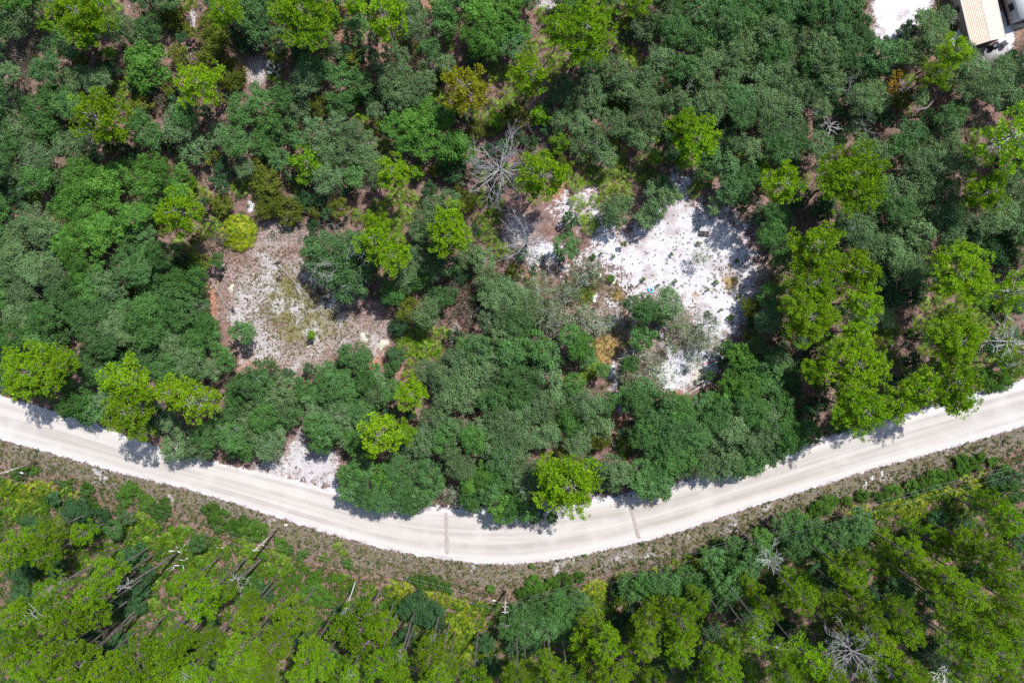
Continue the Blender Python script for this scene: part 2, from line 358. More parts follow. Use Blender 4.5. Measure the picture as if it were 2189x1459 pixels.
# ------------------------------------------------------------------ the graded sand road
def road_material():
    m, nt, ns, ln, p = nodes('road_sand')
    uv = N(nt, 'UVMap', uv_map='uv').outputs[0]
    def mapped(sx, sy):
        mp = N(nt, 'Mapping'); mp.inputs['Scale'].default_value = (sx, sy, 1); ln.new(uv, mp.inputs[0]); return mp.outputs[0]
    streak = noise(nt, mapped(0.75, 0.012), 1.0, 4, 0.6)
    fine = noise(nt, mapped(4.2, 0.05), 1.0, 4, 0.7)
    pos = N(nt, 'NewGeometry').outputs['Position']
    grain, big = noise(nt, pos, 6.0, 5, 0.7), noise(nt, pos, 0.25, 4)
    c = mixc(nt, ramp(nt, streak, 0.36, 0.60), (0.335, 0.302, 0.276), (0.445, 0.413, 0.385))
    c = mixc(nt, math_(nt, 'MULTIPLY', ramp(nt, fine, 0.5, 0.72), 0.4), c, (0.365, 0.325, 0.29))
    c = mixc(nt, math_(nt, 'MULTIPLY', ramp(nt, big, 0.45, 0.7), 0.45), c, (0.50, 0.47, 0.44))
    s = N(nt, 'SeparateXYZ'); ln.new(uv, s.inputs[0])
    edge = math_(nt, 'ABSOLUTE', s.outputs[0])
    c = mixc(nt, math_(nt, 'MULTIPLY', ramp(nt, math_(nt, 'ADD', edge, math_(nt, 'MULTIPLY', grain, 0.9)), 3.0, 4.1), 0.8), c, (0.50, 0.475, 0.455))
    c = mixc(nt, ramp(nt, math_(nt, 'ADD', edge, math_(nt, 'MULTIPLY', grain, 1.5)), 4.35, 4.75), c, (0.36, 0.315, 0.28))
    c = mixc(nt, math_(nt, 'MULTIPLY', ramp(nt, grain, 0.60, 0.75), 0.3), c, (0.36, 0.315, 0.285))
    ln.new(c, p.inputs['Base Color']); p.inputs['Roughness'].default_value = 0.95; p.inputs['Specular IOR Level'].default_value = 0.1
    b = N(nt, 'Bump'); b.inputs['Strength'].default_value = 0.55; b.inputs['Distance'].default_value = 0.06
    ln.new(math_(nt, 'ADD', math_(nt, 'MULTIPLY', streak, 1.2), math_(nt, 'ADD', math_(nt, 'MULTIPLY', fine, 0.5), math_(nt, 'MULTIPLY', grain, 0.7))), b.inputs['Height']); ln.new(b.outputs[0], p.inputs['Normal'])
    return m
xs_ = np.linspace(-240, 2430, 700)
def wob(n, k=9):
    r = rng.normal(0, 1, n + k); return np.convolve(r, np.ones(k) / k, 'valid')[:n]
pa = np.array([at(x, y)[:2] for x, y in zip(xs_, yn(xs_))])
pb = np.array([at(x, y)[:2] for x, y in zip(xs_, ys(xs_))])
arc = np.concatenate([[0], np.cumsum(np.hypot(*(np.diff((pa + pb) / 2, axis=0).T)))])
K = 25
us = np.concatenate([[0], np.linspace(0.07, 0.93, K - 2), [1]])
RV = (pa[:, None] * (1 - us)[None, :, None] + pb[:, None] * us[None, :, None])
crown_z = 0.004 + 0.05 * np.clip(1 - np.abs(us - 0.93) / 0.07, 0, 1) + 0.04 * np.clip(1 - np.abs(us - 0.07) / 0.07, 0, 1) + 0.03 * np.sin(us * math.pi)
dirn = (pb - pa) / np.linalg.norm(pb - pa, axis=1)[:, None]
for col_, w_ in ((0, 0.34), (K - 1, 0.34)): RV[:, col_] += dirn * (w_ * (wob(700, 4) * 0.5 + wob(700, 18) * 0.8))[:, None]
RZ = crown_z[None, :] * np.ones((700, 1)); RZ[:, 0] = RZ[:, -1] = 0.004
rv = np.concatenate([RV, RZ[..., None]], -1).reshape(-1, 3)
ruv = np.stack([np.broadcast_to((us - 0.5)[None, :] * 7.6, (700, K)), np.broadcast_to(arc[:, None], (700, K))], -1).reshape(-1, 2)
ri = np.arange(700 * K).reshape(700, K)
M['road'] = road_material()
tag(link('road', mesh('road', rv, np.stack([ri[:-1, :-1], ri[1:, :-1], ri[1:, 1:], ri[:-1, 1:]], -1).reshape(-1, 4), uv=ruv), M['road']),
    'curving pale graded sand road between two woods', kind='structure')

# two narrow buried-line scars that cross the road
M['scar'] = plain('disturbed_sand', (0.36, 0.315, 0.28), 0.95, 0.1, c2=(0.29, 0.25, 0.225), scale=2.0, bump=0.6)
for (x0, y0), (x1, y1), w, lab in (((954, 1094), (956, 1184), 0.62, 'straight grey trench line crossing the road at its bend'), ((1347, 1080), (1366, 1150), 0.55, 'thin grey trench line crossing the road near the drooping green oak')):
    v, n = [], 26
    for k in range(n):
        t = k / (n - 1); x, y, _ = at(x0 + (x1 - x0) * t, y0 + (y1 - y0) * t)
        ww = w / 2 * (0.75 + 0.5 * rnd.random()) * (1 if 0 < k < n - 1 else 0.4)
        for q, zz in ((-1, 0.05), (-0.3, 0.075), (0.3, 0.075), (1, 0.05)):
            v.append((x + q * ww, y, zz + 0.03))
    ii = np.arange(n * 4).reshape(n, 4)
    tag(link('road_scar', mesh('road_scar', v, np.stack([ii[:-1, :-1], ii[:-1, 1:], ii[1:, 1:], ii[1:, :-1]], -1).reshape(-1, 4)), M['scar']), lab, kind='structure')
# ------------------------------------------------------------------ plant meshes (shared by the copies)
def unit(v): return v / (np.linalg.norm(v, axis=-1, keepdims=True) + 1e-9)
def cards(pos, nrm, size, tint, g, elong=1.25):
    """leaf sprays: one lozenge of four points each"""
    n = len(pos)
    a = unit(np.cross(nrm, g.normal(0, 1, (n, 3)))); b = np.cross(nrm, a)
    size = size[:, None] if hasattr(size, '__len__') else size
    v = np.stack([pos - a * size * elong / 2, pos + b * size / 2 + nrm * size * 0.12, pos + a * size * elong / 2, pos - b * size / 2 + nrm * size * 0.12], 1).reshape(-1, 3)
    return v, np.arange(n * 4).reshape(n, 4), np.repeat(tint, 4)

def wiggle(p, q, n, amp, g):
    t = np.linspace(0, 1, n)[:, None]; o = g.normal(0, amp, (n, 3)); o[0] = 0; o[-1] = 0
    return np.asarray(p) * (1 - t) + np.asarray(q) * t + o

def oak_geo(r0, nlobe, ncard, seed, card=0.2, twigs=20, overshoot=0.0, loose=1.0, lobe_r=None, limb=0.07, flat=0.42):
    g = np.random.default_rng(seed)
    cs, rs = [], []
    tries = 0
    ecc, ang = g.uniform(0.78, 1.0), g.uniform(0, math.pi)
    while len(cs) < nlobe and tries < 4000:
        tries += 1
        d = math.sqrt(g.random()) * r0 * 0.80; w = g.random() * 2 * math.pi
        x, y = d * math.cos(w), d * math.sin(w) * ecc
        x, y = x * math.cos(ang) - y * math.sin(ang), x * math.sin(ang) + y * math.cos(ang)
        lr = (lobe_r or r0 * 0.36) * g.uniform(0.6, 1.3)
        z = flat * r0 * (1 - (d / r0) ** 2) - 0.25 * r0 + g.normal(0, 0.14 * r0)
        if any((x - c[0]) ** 2 + (y - c[1]) ** 2 < (0.80 * (lr + q)) ** 2 for c, q in zip(cs, rs)) and tries < 3000: continue
        cs.append((x, y, z)); rs.append(lr)
    cs, rs = np.array(cs), np.array(rs)
    k = len(cs)
    # sprays in each lobe, leaves round each spray
    nsp = 22
    sd = unit(g.normal(0, 1, (k, nsp, 3)) * [1, 1, 0.8] + [0, 0, 0.55])
    spp = cs[:, None] + sd * rs[:, None, None] * g.uniform(0.66, 1.12, (k, nsp, 1)) * [1, 1, 0.8]
    pick = g.choice(k, ncard, p=rs ** 2 / (rs ** 2).sum()); ps = g.integers(0, nsp, ncard)
    pos = spp[pick, ps] + g.normal(0, 1, (ncard, 3)) * (rs[pick] * 0.17 * loose * np.where(g.random(ncard) < 0.09, 2.3, 1.0))[:, None]
    out = unit(pos - cs[pick] + [0, 0, 0.25])
    nrm = unit(out + g.normal(0, 0.55, (ncard, 3)))
    spray_t = g.uniform(0, 1, (k, nsp))
    tint = np.clip(0.5 * spray_t[pick, ps] + 0.5 * g.random(ncard), 0, 1)
    v, f, t = cards(pos, nrm, card * g.uniform(0.6, 1.3, ncard), tint, g)
    mb = MB(); base = np.array([0, 0, -0.62 * r0])
    for c, r in zip(cs, rs):
        mid = base * 0.4 + np.array([c[0] * 0.45, c[1] * 0.45, c[2] * 0.3 - 0.15 * r0])
        p = np.concatenate([wiggle(base, mid, 3, 0.04 * r0, g), wiggle(mid, c, 4, 0.05 * r0, g)[1:]])
        mb.tube(p, np.linspace(limb, limb * 0.45, len(p)), 5, False)
    for _ in range(twigs):
        i, j = g.integers(0, k), g.integers(0, nsp)
        e = cs[i] + (spp[i, j] - cs[i]) * (1 + overshoot * g.uniform(0.3, 1.0))
        p = wiggle(cs[i], e, 5, 0.05 * rs[i] + 0.02, g)
        mb.tube(p, np.linspace(limb * 0.42, 0.012, 5), 3, False)
        q = p[3] + g.normal(0, 0.22 * rs[i], 3); mb.tube([p[2], q], [limb * 0.25, 0.01], 3, False)
    return mesh('crown', v, f, {'tint': t}), mb.mesh('limbs')

def tuft_block(pos, up, rad, tint, g, nb=20):
    """needle tufts: blades that leave the twig tip in all directions, broad end outside"""
    n = len(pos)
    d = g.normal(0, 1, (n, nb, 3)); d = unit(d + up[:, None] * 0.55)
    a = unit(np.cross(d, g.normal(0, 1, (n, nb, 3))))
    L = rad[:, None, None] * g.uniform(0.75, 1.15, (n, nb, 1)); w = L * 0.135
    p = pos[:, None]
    droop = np.zeros((n, nb, 3)); droop[..., 2] = -0.12 * L[..., 0]
    v = np.stack([p + d * L * 0.12, p + d * L * 0.92 + a * w + droop, p + d * L * 0.92 - a * w + droop], 2).reshape(-1, 3)
    t = np.repeat(np.clip(tint[:, None] * 0.7 + 0.3 * g.random((n, nb)), 0, 1).reshape(-1), 3)
    return v, np.arange(n * nb * 3).reshape(-1, 3), t

def pine_geo(r0, seed, depth=3.6, tiers=7, tuft=0.36, dense=1.0, bare=0, up=0.35):
    g = np.random.default_rng(seed)
    P, U, mb = [], [], MB()
    mb.tube([(0, 0, 0.1), (0, 0, -depth * 1.6)], [0.03, 0.07], 4, False)
    lean = g.normal(0, 0.05, 2)
    for ti in range(tiers):
        f = ti / max(1, tiers - 1)
        z = -depth * f
        prof = (0.30 + 0.95 * math.sin(min(1.0, 0.12 + f * 0.95) * math.pi * 0.62)) * (1.0 if f < 0.75 else 0.85)
        nb = int(round((3 + 3.2 * prof) * (1.45 if r0 > 3.5 else 1.0) * (0.8 + 0.4 * g.random())))
        off = g.random() * 6.28
        for b in range(nb):
            w = off + 6.28 * b / nb + g.normal(0, 0.25)
            L = r0 * prof * g.uniform(0.42, 1.12) * 0.9
            if f > 0.55 and g.random() < 0.25 * (1.4 - dense): L *= 0.5
            d = np.array([math.cos(w), math.sin(w), 0])
            s = np.array([lean[0] * z, lean[1] * z, z - 0.15])
            e = s + d * L + np.array([0, 0, up * L * (1 - f * 0.6) + g.normal(0, 0.12)])
            m_ = s + d * L * 0.5 + np.array([0, 0, up * L * 0.15])
            pth = np.array([s, m_ + g.normal(0, 0.07, 3), e])
            mb.tube(pth, [0.055, 0.035, 0.014], 4, False)
            nt_ = max(2, int(L / tuft * 2.3 * dense))
            for q in range(nt_):
                u = 1.0 if q == 0 else g.uniform(0.38, 1.0) ** 0.8
                c = (pth[0] * (1 - u) ** 2 + 2 * pth[1] * u * (1 - u) + pth[2] * u * u)
                side = np.array([-d[1], d[0], 0]) * g.normal(0, 0.26) * L * (1.15 - 0.5 * u) * 0.8
                tip = c + side + np.array([0, 0, abs(g.normal(0, 0.16)) + 0.08]) + g.normal(0, 0.06, 3)
                P.append(tip); U.append(unit(d * 0.5 + np.array([0, 0, 0.8]) + side * 0.4))
                if g.random() < 0.55: mb.tube([c, tip], [0.02, 0.012], 3, False)
    P.append([0, 0, 0.25]); U.append([0, 0, 1.0])
    for _ in range(bare):
        w, L, z = g.random() * 6.28, r0 * g.uniform(0.35, 0.8), -depth * g.uniform(0.7, 1.5)
        s = np.array([0, 0, z]); e = s + np.array([math.cos(w) * L, math.sin(w) * L, g.uniform(-0.2, 0.5)])
        p = wiggle(s, e, 4, 0.12, g); mb.tube(p, [0.04, 0.03, 0.022, 0.01], 3, False)
        mb.tube([p[2], p[2] + g.normal(0, 0.3, 3)], [0.02, 0.008], 3, False)
    P, U = np.array(P), np.array(U); n = len(P)
    v, f, t = tuft_block(P, U, tuft * g.uniform(0.75, 1.15, n), g.random(n), g)
    return mesh('crown', v, f, {'tint': t}), mb.mesh('branches')

def trunk_mesh(seed, bend=0.06, n=9, segs=7, top=0.45):
    g = np.random.default_rng(seed)
    z = np.linspace(0, 1, segs)
    o = np.cumsum(g.normal(0, bend, (segs, 2)), 0); o -= o[0]; o -= np.outer(z, o[-1])
    r = 1 - (1 - top) * z; r[0] = 1.35
    v = [[(r[i] * math.cos(6.2832 * k / n)) + o[i, 0], r[i] * math.sin(6.2832 * k / n) + o[i, 1], z[i]] for i in range(segs) for k in range(n)]
    f = [[i * n + k, i * n + (k + 1) % n, (i + 1) * n + (k + 1) % n, (i + 1) * n + k] for i in range(segs - 1) for k in range(n)] + [[(segs - 1) * n + k for k in range(n)]]
    return mesh('trunk', v, f, smooth=True)

def dead_geo(seed, r0, nmain=9, depth=4, thick=0.09, rise=(0.1, 0.7), curl=0.12, splits=3):
    """leafless branches that leave the trunk top (local z = 0) and fork to fine twigs"""
    g = np.random.default_rng(seed); mb = MB()
    def grow(p, d, L, r, lev):
        n = 4; pts = [np.array(p)]
        for _ in range(n):
            d = unit(d + g.normal(0, curl, 3) + np.array([0, 0, 0.03])); pts.append(pts[-1] + d * L / n)
        mb.tube(pts, np.linspace(r, r * 0.55, n + 1), 5 if lev > 2 else 3, False)
        if lev > 0:
            for _ in range(splits if lev > 1 else splits + 1):
                i = g.integers(1, n + 1)
                dd = unit(d + g.normal(0, 0.52, 3) * [1, 1, 0.6])
                grow(pts[i], dd, L * g.uniform(0.45, 0.75), max(0.02, r * 0.58), lev - 1)
    mb.tube([(0, 0, -r0 * 0.6), (0, 0, 0.1)], [thick * 1.6, thick], 6, False)
    for k in range(nmain):
        w = 6.28 * (k + g.uniform(-0.3, 0.3)) / nmain
        s = g.uniform(*rise)
        grow((0, 0, -g.random() * r0 * 0.6), unit(np.array([math.cos(w), math.sin(w), s])), r0 * g.uniform(0.42, 0.8), thick * g.uniform(0.6, 1.0), depth - 1)
    return mb.mesh('branches')

def frond_mesh(seed, n=13, L=0.64):
    g = np.random.default_rng(seed)
    v, f, t = [], [], []
    for k in range(n):
        w = -1.95 + 3.9 * k / (n - 1) + g.normal(0, 0.04)
        l = L * (0.72 + 0.28 * math.cos(w * 0.6)) * g.uniform(0.9, 1.1)
        d = np.array([math.cos(w), math.sin(w), 0]); s = np.array([-d[1], d[0], 0])
        fold = 0.12 + 0.06 * g.random()
        b = len(v)
        v += [d * 0.03, d * l * 0.55 + s * 0.042 + [0, 0, fold * l], d * l + [0, 0, -0.16 * l * g.random()], d * l * 0.55 - s * 0.042 + [0, 0, fold * l * 0.7]]
        f.append([b, b + 1, b + 2, b + 3]); t += [0.35, 0.5, 0.75 + 0.25 * g.random(), 0.5]
    b = len(v); v += [np.array([-0.55, -0.012, -0.34]), np.array([-0.55, 0.012, -0.34]), np.array([0.05, 0.012, 0]), np.array([0.05, -0.012, 0])]
    f.append([b, b + 1, b + 2, b + 3]); t += [0.2] * 4
    return mesh('frond', np.array(v), f, {'tint': np.array(t)})

OAK = {}
for fam, kw in (('dense', dict(overshoot=0.2, loose=1.15)), ('silver', dict(overshoot=0.4, loose=1.35)), ('thin', dict(overshoot=0.35, loose=1.7))):
    q = {'dense': 0.80, 'silver': 0.66, 'thin': 0.13}[fam]
    tw = {'dense': 20, 'silver': 64, 'thin': 70}[fam]
    OAK[fam] = [
        (1.1, [oak_geo(1.1, 6, int(1500 * q), 100 + i, card=0.15, twigs=tw // 3, limb=0.035, **kw) for i in range(5)]),
        (2.0, [oak_geo(2.0, 10, int(4200 * q), 200 + i, card=0.155, twigs=int(tw * 0.8), limb=0.05, lobe_r=0.72, **kw) for i in range(6)]),
        (3.0, [oak_geo(3.0, 17, int(8600 * q), 300 + i, card=0.165, twigs=int(tw * 1.6), lobe_r=0.88, **kw) for i in range(6)])]
PINE = [pine_geo(2.6, 400 + i, depth=3.4, tiers=7, dense=0.9, tuft=0.41, bare=3) for i in range(5)]
PINE_OPEN = [pine_geo(2.6, 420 + i, depth=4.0, tiers=6, dense=0.58, tuft=0.40, bare=10) for i in range(4)]
PINE_BIG = [pine_geo(4.2, 480 + i, depth=4.8, tiers=9, dense=0.95, tuft=0.44, bare=4) for i in range(3)]
TALL = [pine_geo(2.6, 440 + i, depth=5.6, tiers=8, dense=0.66, tuft=0.385, bare=7) for i in range(6)]
YOUNG = [pine_geo(1.1, 460 + i, depth=1.7, tiers=5, dense=1.0, tuft=0.27) for i in range(3)]
TRUNK = [trunk_mesh(500 + i, 0.9) for i in range(4)]
PTRUNK = [trunk_mesh(510 + i, 0.25, top=0.55) for i in range(4)]
FROND = [frond_mesh(520 + i) for i in range(5)]

BOUGH = [dead_geo(530 + i, 2.0, nmain=4, depth=3, thick=0.045, rise=(0.15, 0.7), curl=0.3) for i in range(5)]
# ------------------------------------------------------------------ plants read off the photo: kind, x, y, radius in the pixels of twelve enlarged tiles
TILES = {'A': (0, 0), 'B': (540, 0), 'C': (1080, 0), 'D': (1629, 0), 'E': (0, 480), 'F': (540, 480), 'G': (1080, 480), 'H': (1629, 480), 'I': (0, 969), 'J': (540, 969), 'K': (1080, 969), 'L': (1629, 969)}
DATA = {
'A': '''s 130 60 150,s 60 170 110,p 520 90 165,q 290 150 50,g 420 270 110,d 560 240 90,s 770 180 100,g 930 170 110,s 860 245 60,o 1095 110 105,q 690 330 42,b 930 400 165,d 700 440 75,g 280 440 110,r 140 360 80,r 190 240 70,s 480 500 110,s 610 520 100,g 350 620 110,g 430 660 110,g 230 700 110,o 1340 150 100,p 1430 80 90,o 1370 270 105,o 1330 400 110,o 1140 345 65,g 1560 60 120,g 1640 180 90,d 1570 270 80,o 1480 480 115,p 1280 540 125,p 640 760 150,o 845 700 55,g 920 830 130,s 1150 780 140,g 1190 720 100,g 1540 700 120,g 1500 900 115,s 1390 860 75,s 1240 950 95,o 1340 1000 55,g 290 820 110,s 140 860 110,s 430 930 105,s 560 900 95,s 60 780 95,s 60 1080 110,s 240 1000 115,g 210 1130 115,s 330 1130 95,d 100 1220 105,b 500 1120 125,b 640 1170 120,b 740 1100 95,b 960 1060 115,b 920 1180 115,b 1050 1130 105,b 1160 1090 55,b 1130 1230 85,b 480 1250 115,b 560 1340 115,b 420 1350 105,b 700 1250 95,b 860 1360 105,b 970 1300 75,b 620 1440 105,s 200 1400 125,s 590 1030 75,P 1150 1350 135,o 1400 1300 85,m 1520 1200 55,o 1640 1150 55,s 1560 1070 65,d 40 1370 55,d 60 620 80,s 60 460 70,g 40 930 90,d 760 900 70,d 1060 900 70,m 1600 1150 40,d 1120 620 80,o 1080 560 60,d 880 560 60,s 1620 560 40''',
'B': '''g 50 80 105,s 40 230 75,p 320 80 175,d 330 240 95,p 840 100 125,p 650 30 60,g 650 190 100,s 1020 80 105,s 1040 190 75,g 1210 90 95,g 1240 160 105,b 1430 60 115,b 1540 130 125,b 1630 60 95,b 1480 250 115,b 1390 220 75,b 1530 330 75,b 1430 310 65,g 1640 280 65,b 1600 210 65,d 1420 400 70,s 170 250 85,o 150 340 75,s 500 330 75,o 645 365 60,d 560 330 65,g 380 420 95,g 450 450 75,s 340 530 105,g 560 480 85,r 480 560 55,g 680 520 95,s 810 390 70,s 950 370 60,s 900 520 135,s 1030 570 125,s 930 610 95,s 1100 520 75,s 1150 420 85,d 1180 480 70,s 1240 410 75,O 1360 570 145,g 190 620 105,g 50 650 85,s 285 690 85,o 420 670 75,g 560 660 95,q 650 605 45,s 790 700 65,g 110 790 85,g 200 830 95,g 60 900 105,g 160 1010 85,s 400 820 95,s 530 780 75,s 620 850 105,g 290 880 65,b 890 790 85,b 1010 780 105,b 1000 880 115,b 1100 720 105,b 1120 850 95,b 1200 740 85,b 1090 940 85,d 1265 730 75,b 1270 920 115,b 1340 970 85,d 1270 1070 95,b 1220 1000 55,s 470 940 105,s 590 950 95,s 740 1020 105,s 730 900 75,g 650 1120 75,s 520 1060 105,s 470 1130 105,q 345 1050 100,o 90 1140 95,o 120 1260 115,m 280 1170 55,o 230 1350 95,o 70 1340 65,d 330 1280 70,p 890 1100 95,q 1045 1090 45,d 1130 1210 55,s 800 1150 75,p 780 1430 80,m 920 1250 55,m 990 1240 45,m 960 1370 65,m 1040 1280 38,m 870 1280 40,m 920 1430 45,s 1160 1320 85,s 1250 1280 75,o 1330 1300 95,s 1100 1400 85,p 1270 1420 105,m 1380 1270 55,m 1480 1260 55,m 1560 1300 45,m 1530 1380 55,m 1440 1400 45,m 1500 1440 38,m 1620 590 38,m 1640 490 45,m 1540 660 45,m 1450 740 45,o 1630 730 55,q 1550 760 55,o 1420 820 70,d 830 620 60,d 740 640 70,d 300 330 60,m 620 400 40,d 720 350 60,d 90 1030 60,d 1490 960 50,d 1600 930 55,d 1540 1090 45,m 1470 1120 45,m 1620 1130 40,d 1440 1040 40,o 20 1040 50,s 880 300 50,g 1120 300 70,m 1040 300 40''',
'C': '''b 60 80 110,b 90 200 85,g 40 290 85,p 510 190 175,p 330 190 75,m 260 90 65,d 350 70 45,s 370 45 45,m 640 70 65,m 710 110 55,m 720 175 45,m 230 270 45,m 290 350 38,m 160 310 55,m 640 10 45,p 850 20 75,s 900 180 95,s 1010 70 105,g 1100 60 105,g 1060 200 105,g 1150 170 85,g 1200 270 105,g 1310 240 95,g 1240 60 95,g 1370 50 115,g 1440 140 105,s 1410 240 95,g 1550 90 105,g 1600 180 85,s 1560 250 85,s 1640 80 75,p 150 470 110,m 340 390 60,d 540 450 85,m 740 320 55,m 800 330 45,m 780 400 45,m 860 400 45,s 990 370 105,g 1130 420 95,s 1270 420 115,s 1240 500 95,g 1040 500 95,s 1330 370 85,s 1430 350 75,s 1440 470 85,s 1560 440 95,s 1540 320 75,s 1640 340 85,s 1640 480 75,s 700 450 115,s 540 530 75,s 380 560 85,s 330 600 65,s 430 660 105,s 550 630 95,s 730 560 105,s 850 540 115,s 900 490 75,s 880 620 85,s 770 580 65,m 680 650 65,m 730 690 45,s 1010 680 105,s 1100 650 85,g 1140 700 75,s 1290 690 115,s 1330 620 105,s 1230 650 55,s 1420 560 85,g 1480 620 105,g 1500 720 105,s 1600 600 95,r 1570 800 95,s 1640 720 85,s 350 760 75,q 225 740 58,d 260 820 40,o 80 740 75,m 30 660 55,s 470 780 75,s 620 720 55,s 700 780 95,s 760 820 75,m 480 840 38,s 860 740 85,s 950 790 75,m 960 850 55,q 340 905 62,s 480 930 95,s 580 900 85,s 640 1000 75,s 890 900 85,s 830 870 65,m 720 980 55,m 560 970 45,p 1150 800 95,p 1210 900 130,d 1070 960 90,g 1290 980 85,g 1280 1070 75,s 1400 920 105,s 1330 1300 55,s 1480 900 85,s 1590 960 85,g 1400 1060 95,g 1490 1150 105,g 1420 1210 95,g 1510 1220 75,g 1550 1110 75,m 1260 1140 65,m 1200 1220 45,d 1490 1310 45,g 1640 1130 55,o 1650 1200 45,d 1650 1370 75,p 235 1130 150,m 600 1110 55,m 680 1110 45,m 740 1080 55,m 520 1140 38,m 840 1120 38,m 640 1190 45,m 740 1220 75,m 570 1280 40,m 630 1270 38,s 690 1360 110,s 760 1290 55,s 980 1230 95,s 1050 1240 85,s 960 1320 75,s 900 1390 75,g 1000 1180 55,d 800 640 50,d 620 480 60,d 460 330 60,m 560 300 40,d 1390 780 90,d 620 600 60,m 560 820 40,m 840 800 40''',
'D': '''g 60 60 115,g 180 60 105,g 200 140 105,g 320 120 105,g 330 40 95,g 450 60 105,g 560 50 95,g 480 190 115,g 600 160 95,g 620 240 105,s 70 200 95,s 150 290 105,g 90 330 105,s 260 240 85,s 390 310 95,s 400 390 95,g 530 330 105,g 640 350 95,g 760 350 95,g 720 440 85,g 560 430 85,d 930 190 65,s 1050 140 95,s 1110 220 100,s 1170 110 70,g 860 320 80,g 760 265 50,t 1370 155 45,s 1020 300 75,s 1310 330 65,s 960 350 85,p 1230 330 90,p 1110 470 85,y 860 470 42,y 835 555 46,s 80 440 105,s 200 480 115,s 90 560 105,s 230 600 95,s 50 660 105,s 180 700 95,d 370 500 115,s 450 530 85,s 700 590 115,s 630 640 105,s 750 650 85,d 550 790 70,s 370 690 75,s 1230 430 95,s 1350 440 105,s 1300 560 85,s 1440 560 105,s 1530 450 105,d 1600 400 85,d 1620 520 95,s 1540 620 95,s 1630 640 75,g 1250 710 85,g 1170 760 85,s 1010 620 55,N 1545 880 185,s 90 850 105,s 210 830 85,r 250 810 55,g 230 930 105,g 100 960 105,s 380 920 95,s 660 930 95,s 720 980 95,s 820 960 55,g 920 840 95,g 890 920 85,g 1000 860 75,s 1150 900 115,s 1230 960 85,d 800 1080 65,p 560 1130 185,p 130 1170 120,q 980 960 32,s 1000 1040 115,s 1100 1060 95,s 950 1110 95,s 1060 1180 115,s 1180 1230 105,s 900 1230 95,s 800 1200 85,g 740 1280 95,g 880 1330 105,p 1430 1215 120,s 1560 1150 95,s 1640 1080 85,s 1640 1280 95,s 1250 1100 85,s 1310 1050 75,d 390 1330 105,g 100 1370 105,s 540 1420 95,s 660 1400 95,s 1000 1330 105,s 1120 1370 105,d 1240 1380 100,s 1400 1420 105,s 1540 1370 115,s 1640 1400 85,g 300 400 80,d 800 760 60,o 830 650 45,d 1060 760 70,d 280 500 80,d 690 720 60,s 330 590 70,d 470 690 60,d 1090 1000 70,d 770 440 60,d 220 1240 90,d 130 770 60''',
'E': '''s 120 60 115,s 250 60 105,s 330 40 95,b 500 40 105,b 620 50 105,b 720 20 95,b 400 120 95,b 600 120 95,b 460 200 105,b 500 290 85,b 610 240 55,g 830 80 95,g 920 60 75,s 70 200 105,s 280 240 115,s 200 290 105,s 330 330 105,s 150 370 105,s 60 300 75,s 60 450 105,s 150 480 115,s 100 560 105,g 800 210 95,g 920 190 105,g 1030 190 105,g 860 290 105,g 1000 280 95,g 950 350 105,g 750 350 95,s 680 400 105,s 740 430 65,g 590 430 105,g 500 380 105,g 380 450 105,g 620 330 75,d 1180 260 80,o 1280 250 75,g 1385 230 50,g 1250 350 90,g 1130 370 105,g 1080 450 105,g 1200 450 95,s 1270 510 75,g 950 520 115,g 1040 570 105,g 870 620 95,g 760 540 105,s 720 630 105,s 780 680 105,g 600 540 105,g 480 550 85,g 290 590 115,g 240 640 105,g 540 640 105,s 590 700 105,g 640 760 105,g 920 700 105,g 1000 680 95,g 1150 580 95,g 1200 640 105,g 1290 660 105,g 1330 710 80,g 1230 780 105,s 1120 800 115,s 1180 870 115,s 900 780 105,g 870 850 95,d 1290 580 60,g 60 730 125,g 80 830 105,g 250 730 105,g 380 720 60,P 200 930 165,P 400 890 85,d 700 800 105,d 740 850 95,g 580 920 105,s 640 960 95,g 700 960 95,g 1040 920 105,g 1250 920 75,g 1400 820 70,g 1440 880 60,s 1360 920 75,r 1470 850 55,g 1540 690 88,P 820 1000 135,P 830 1190 140,p 1110 1060 110,N 1240 1120 125,g 520 1130 125,g 430 1150 85,g 600 1170 95,s 660 1110 75,d 550 1210 70,g 60 1010 75,d 980 1200 75,s 1080 1260 85,s 1200 1390 120,s 1100 1420 85,g 1320 1330 105,s 1280 1420 95,g 1450 1250 115,g 1540 1100 125,g 1580 1000 105,s 1640 1120 95,s 1590 1280 105,g 1480 1350 105,g 1560 1400 115,d 470 650 70,d 380 590 70,d 690 480 60,d 1000 780 80,d 480 850 80,d 960 900 70,d 1100 680 60,g 410 1000 70,d 30 400 60,q 600 1010 20''',
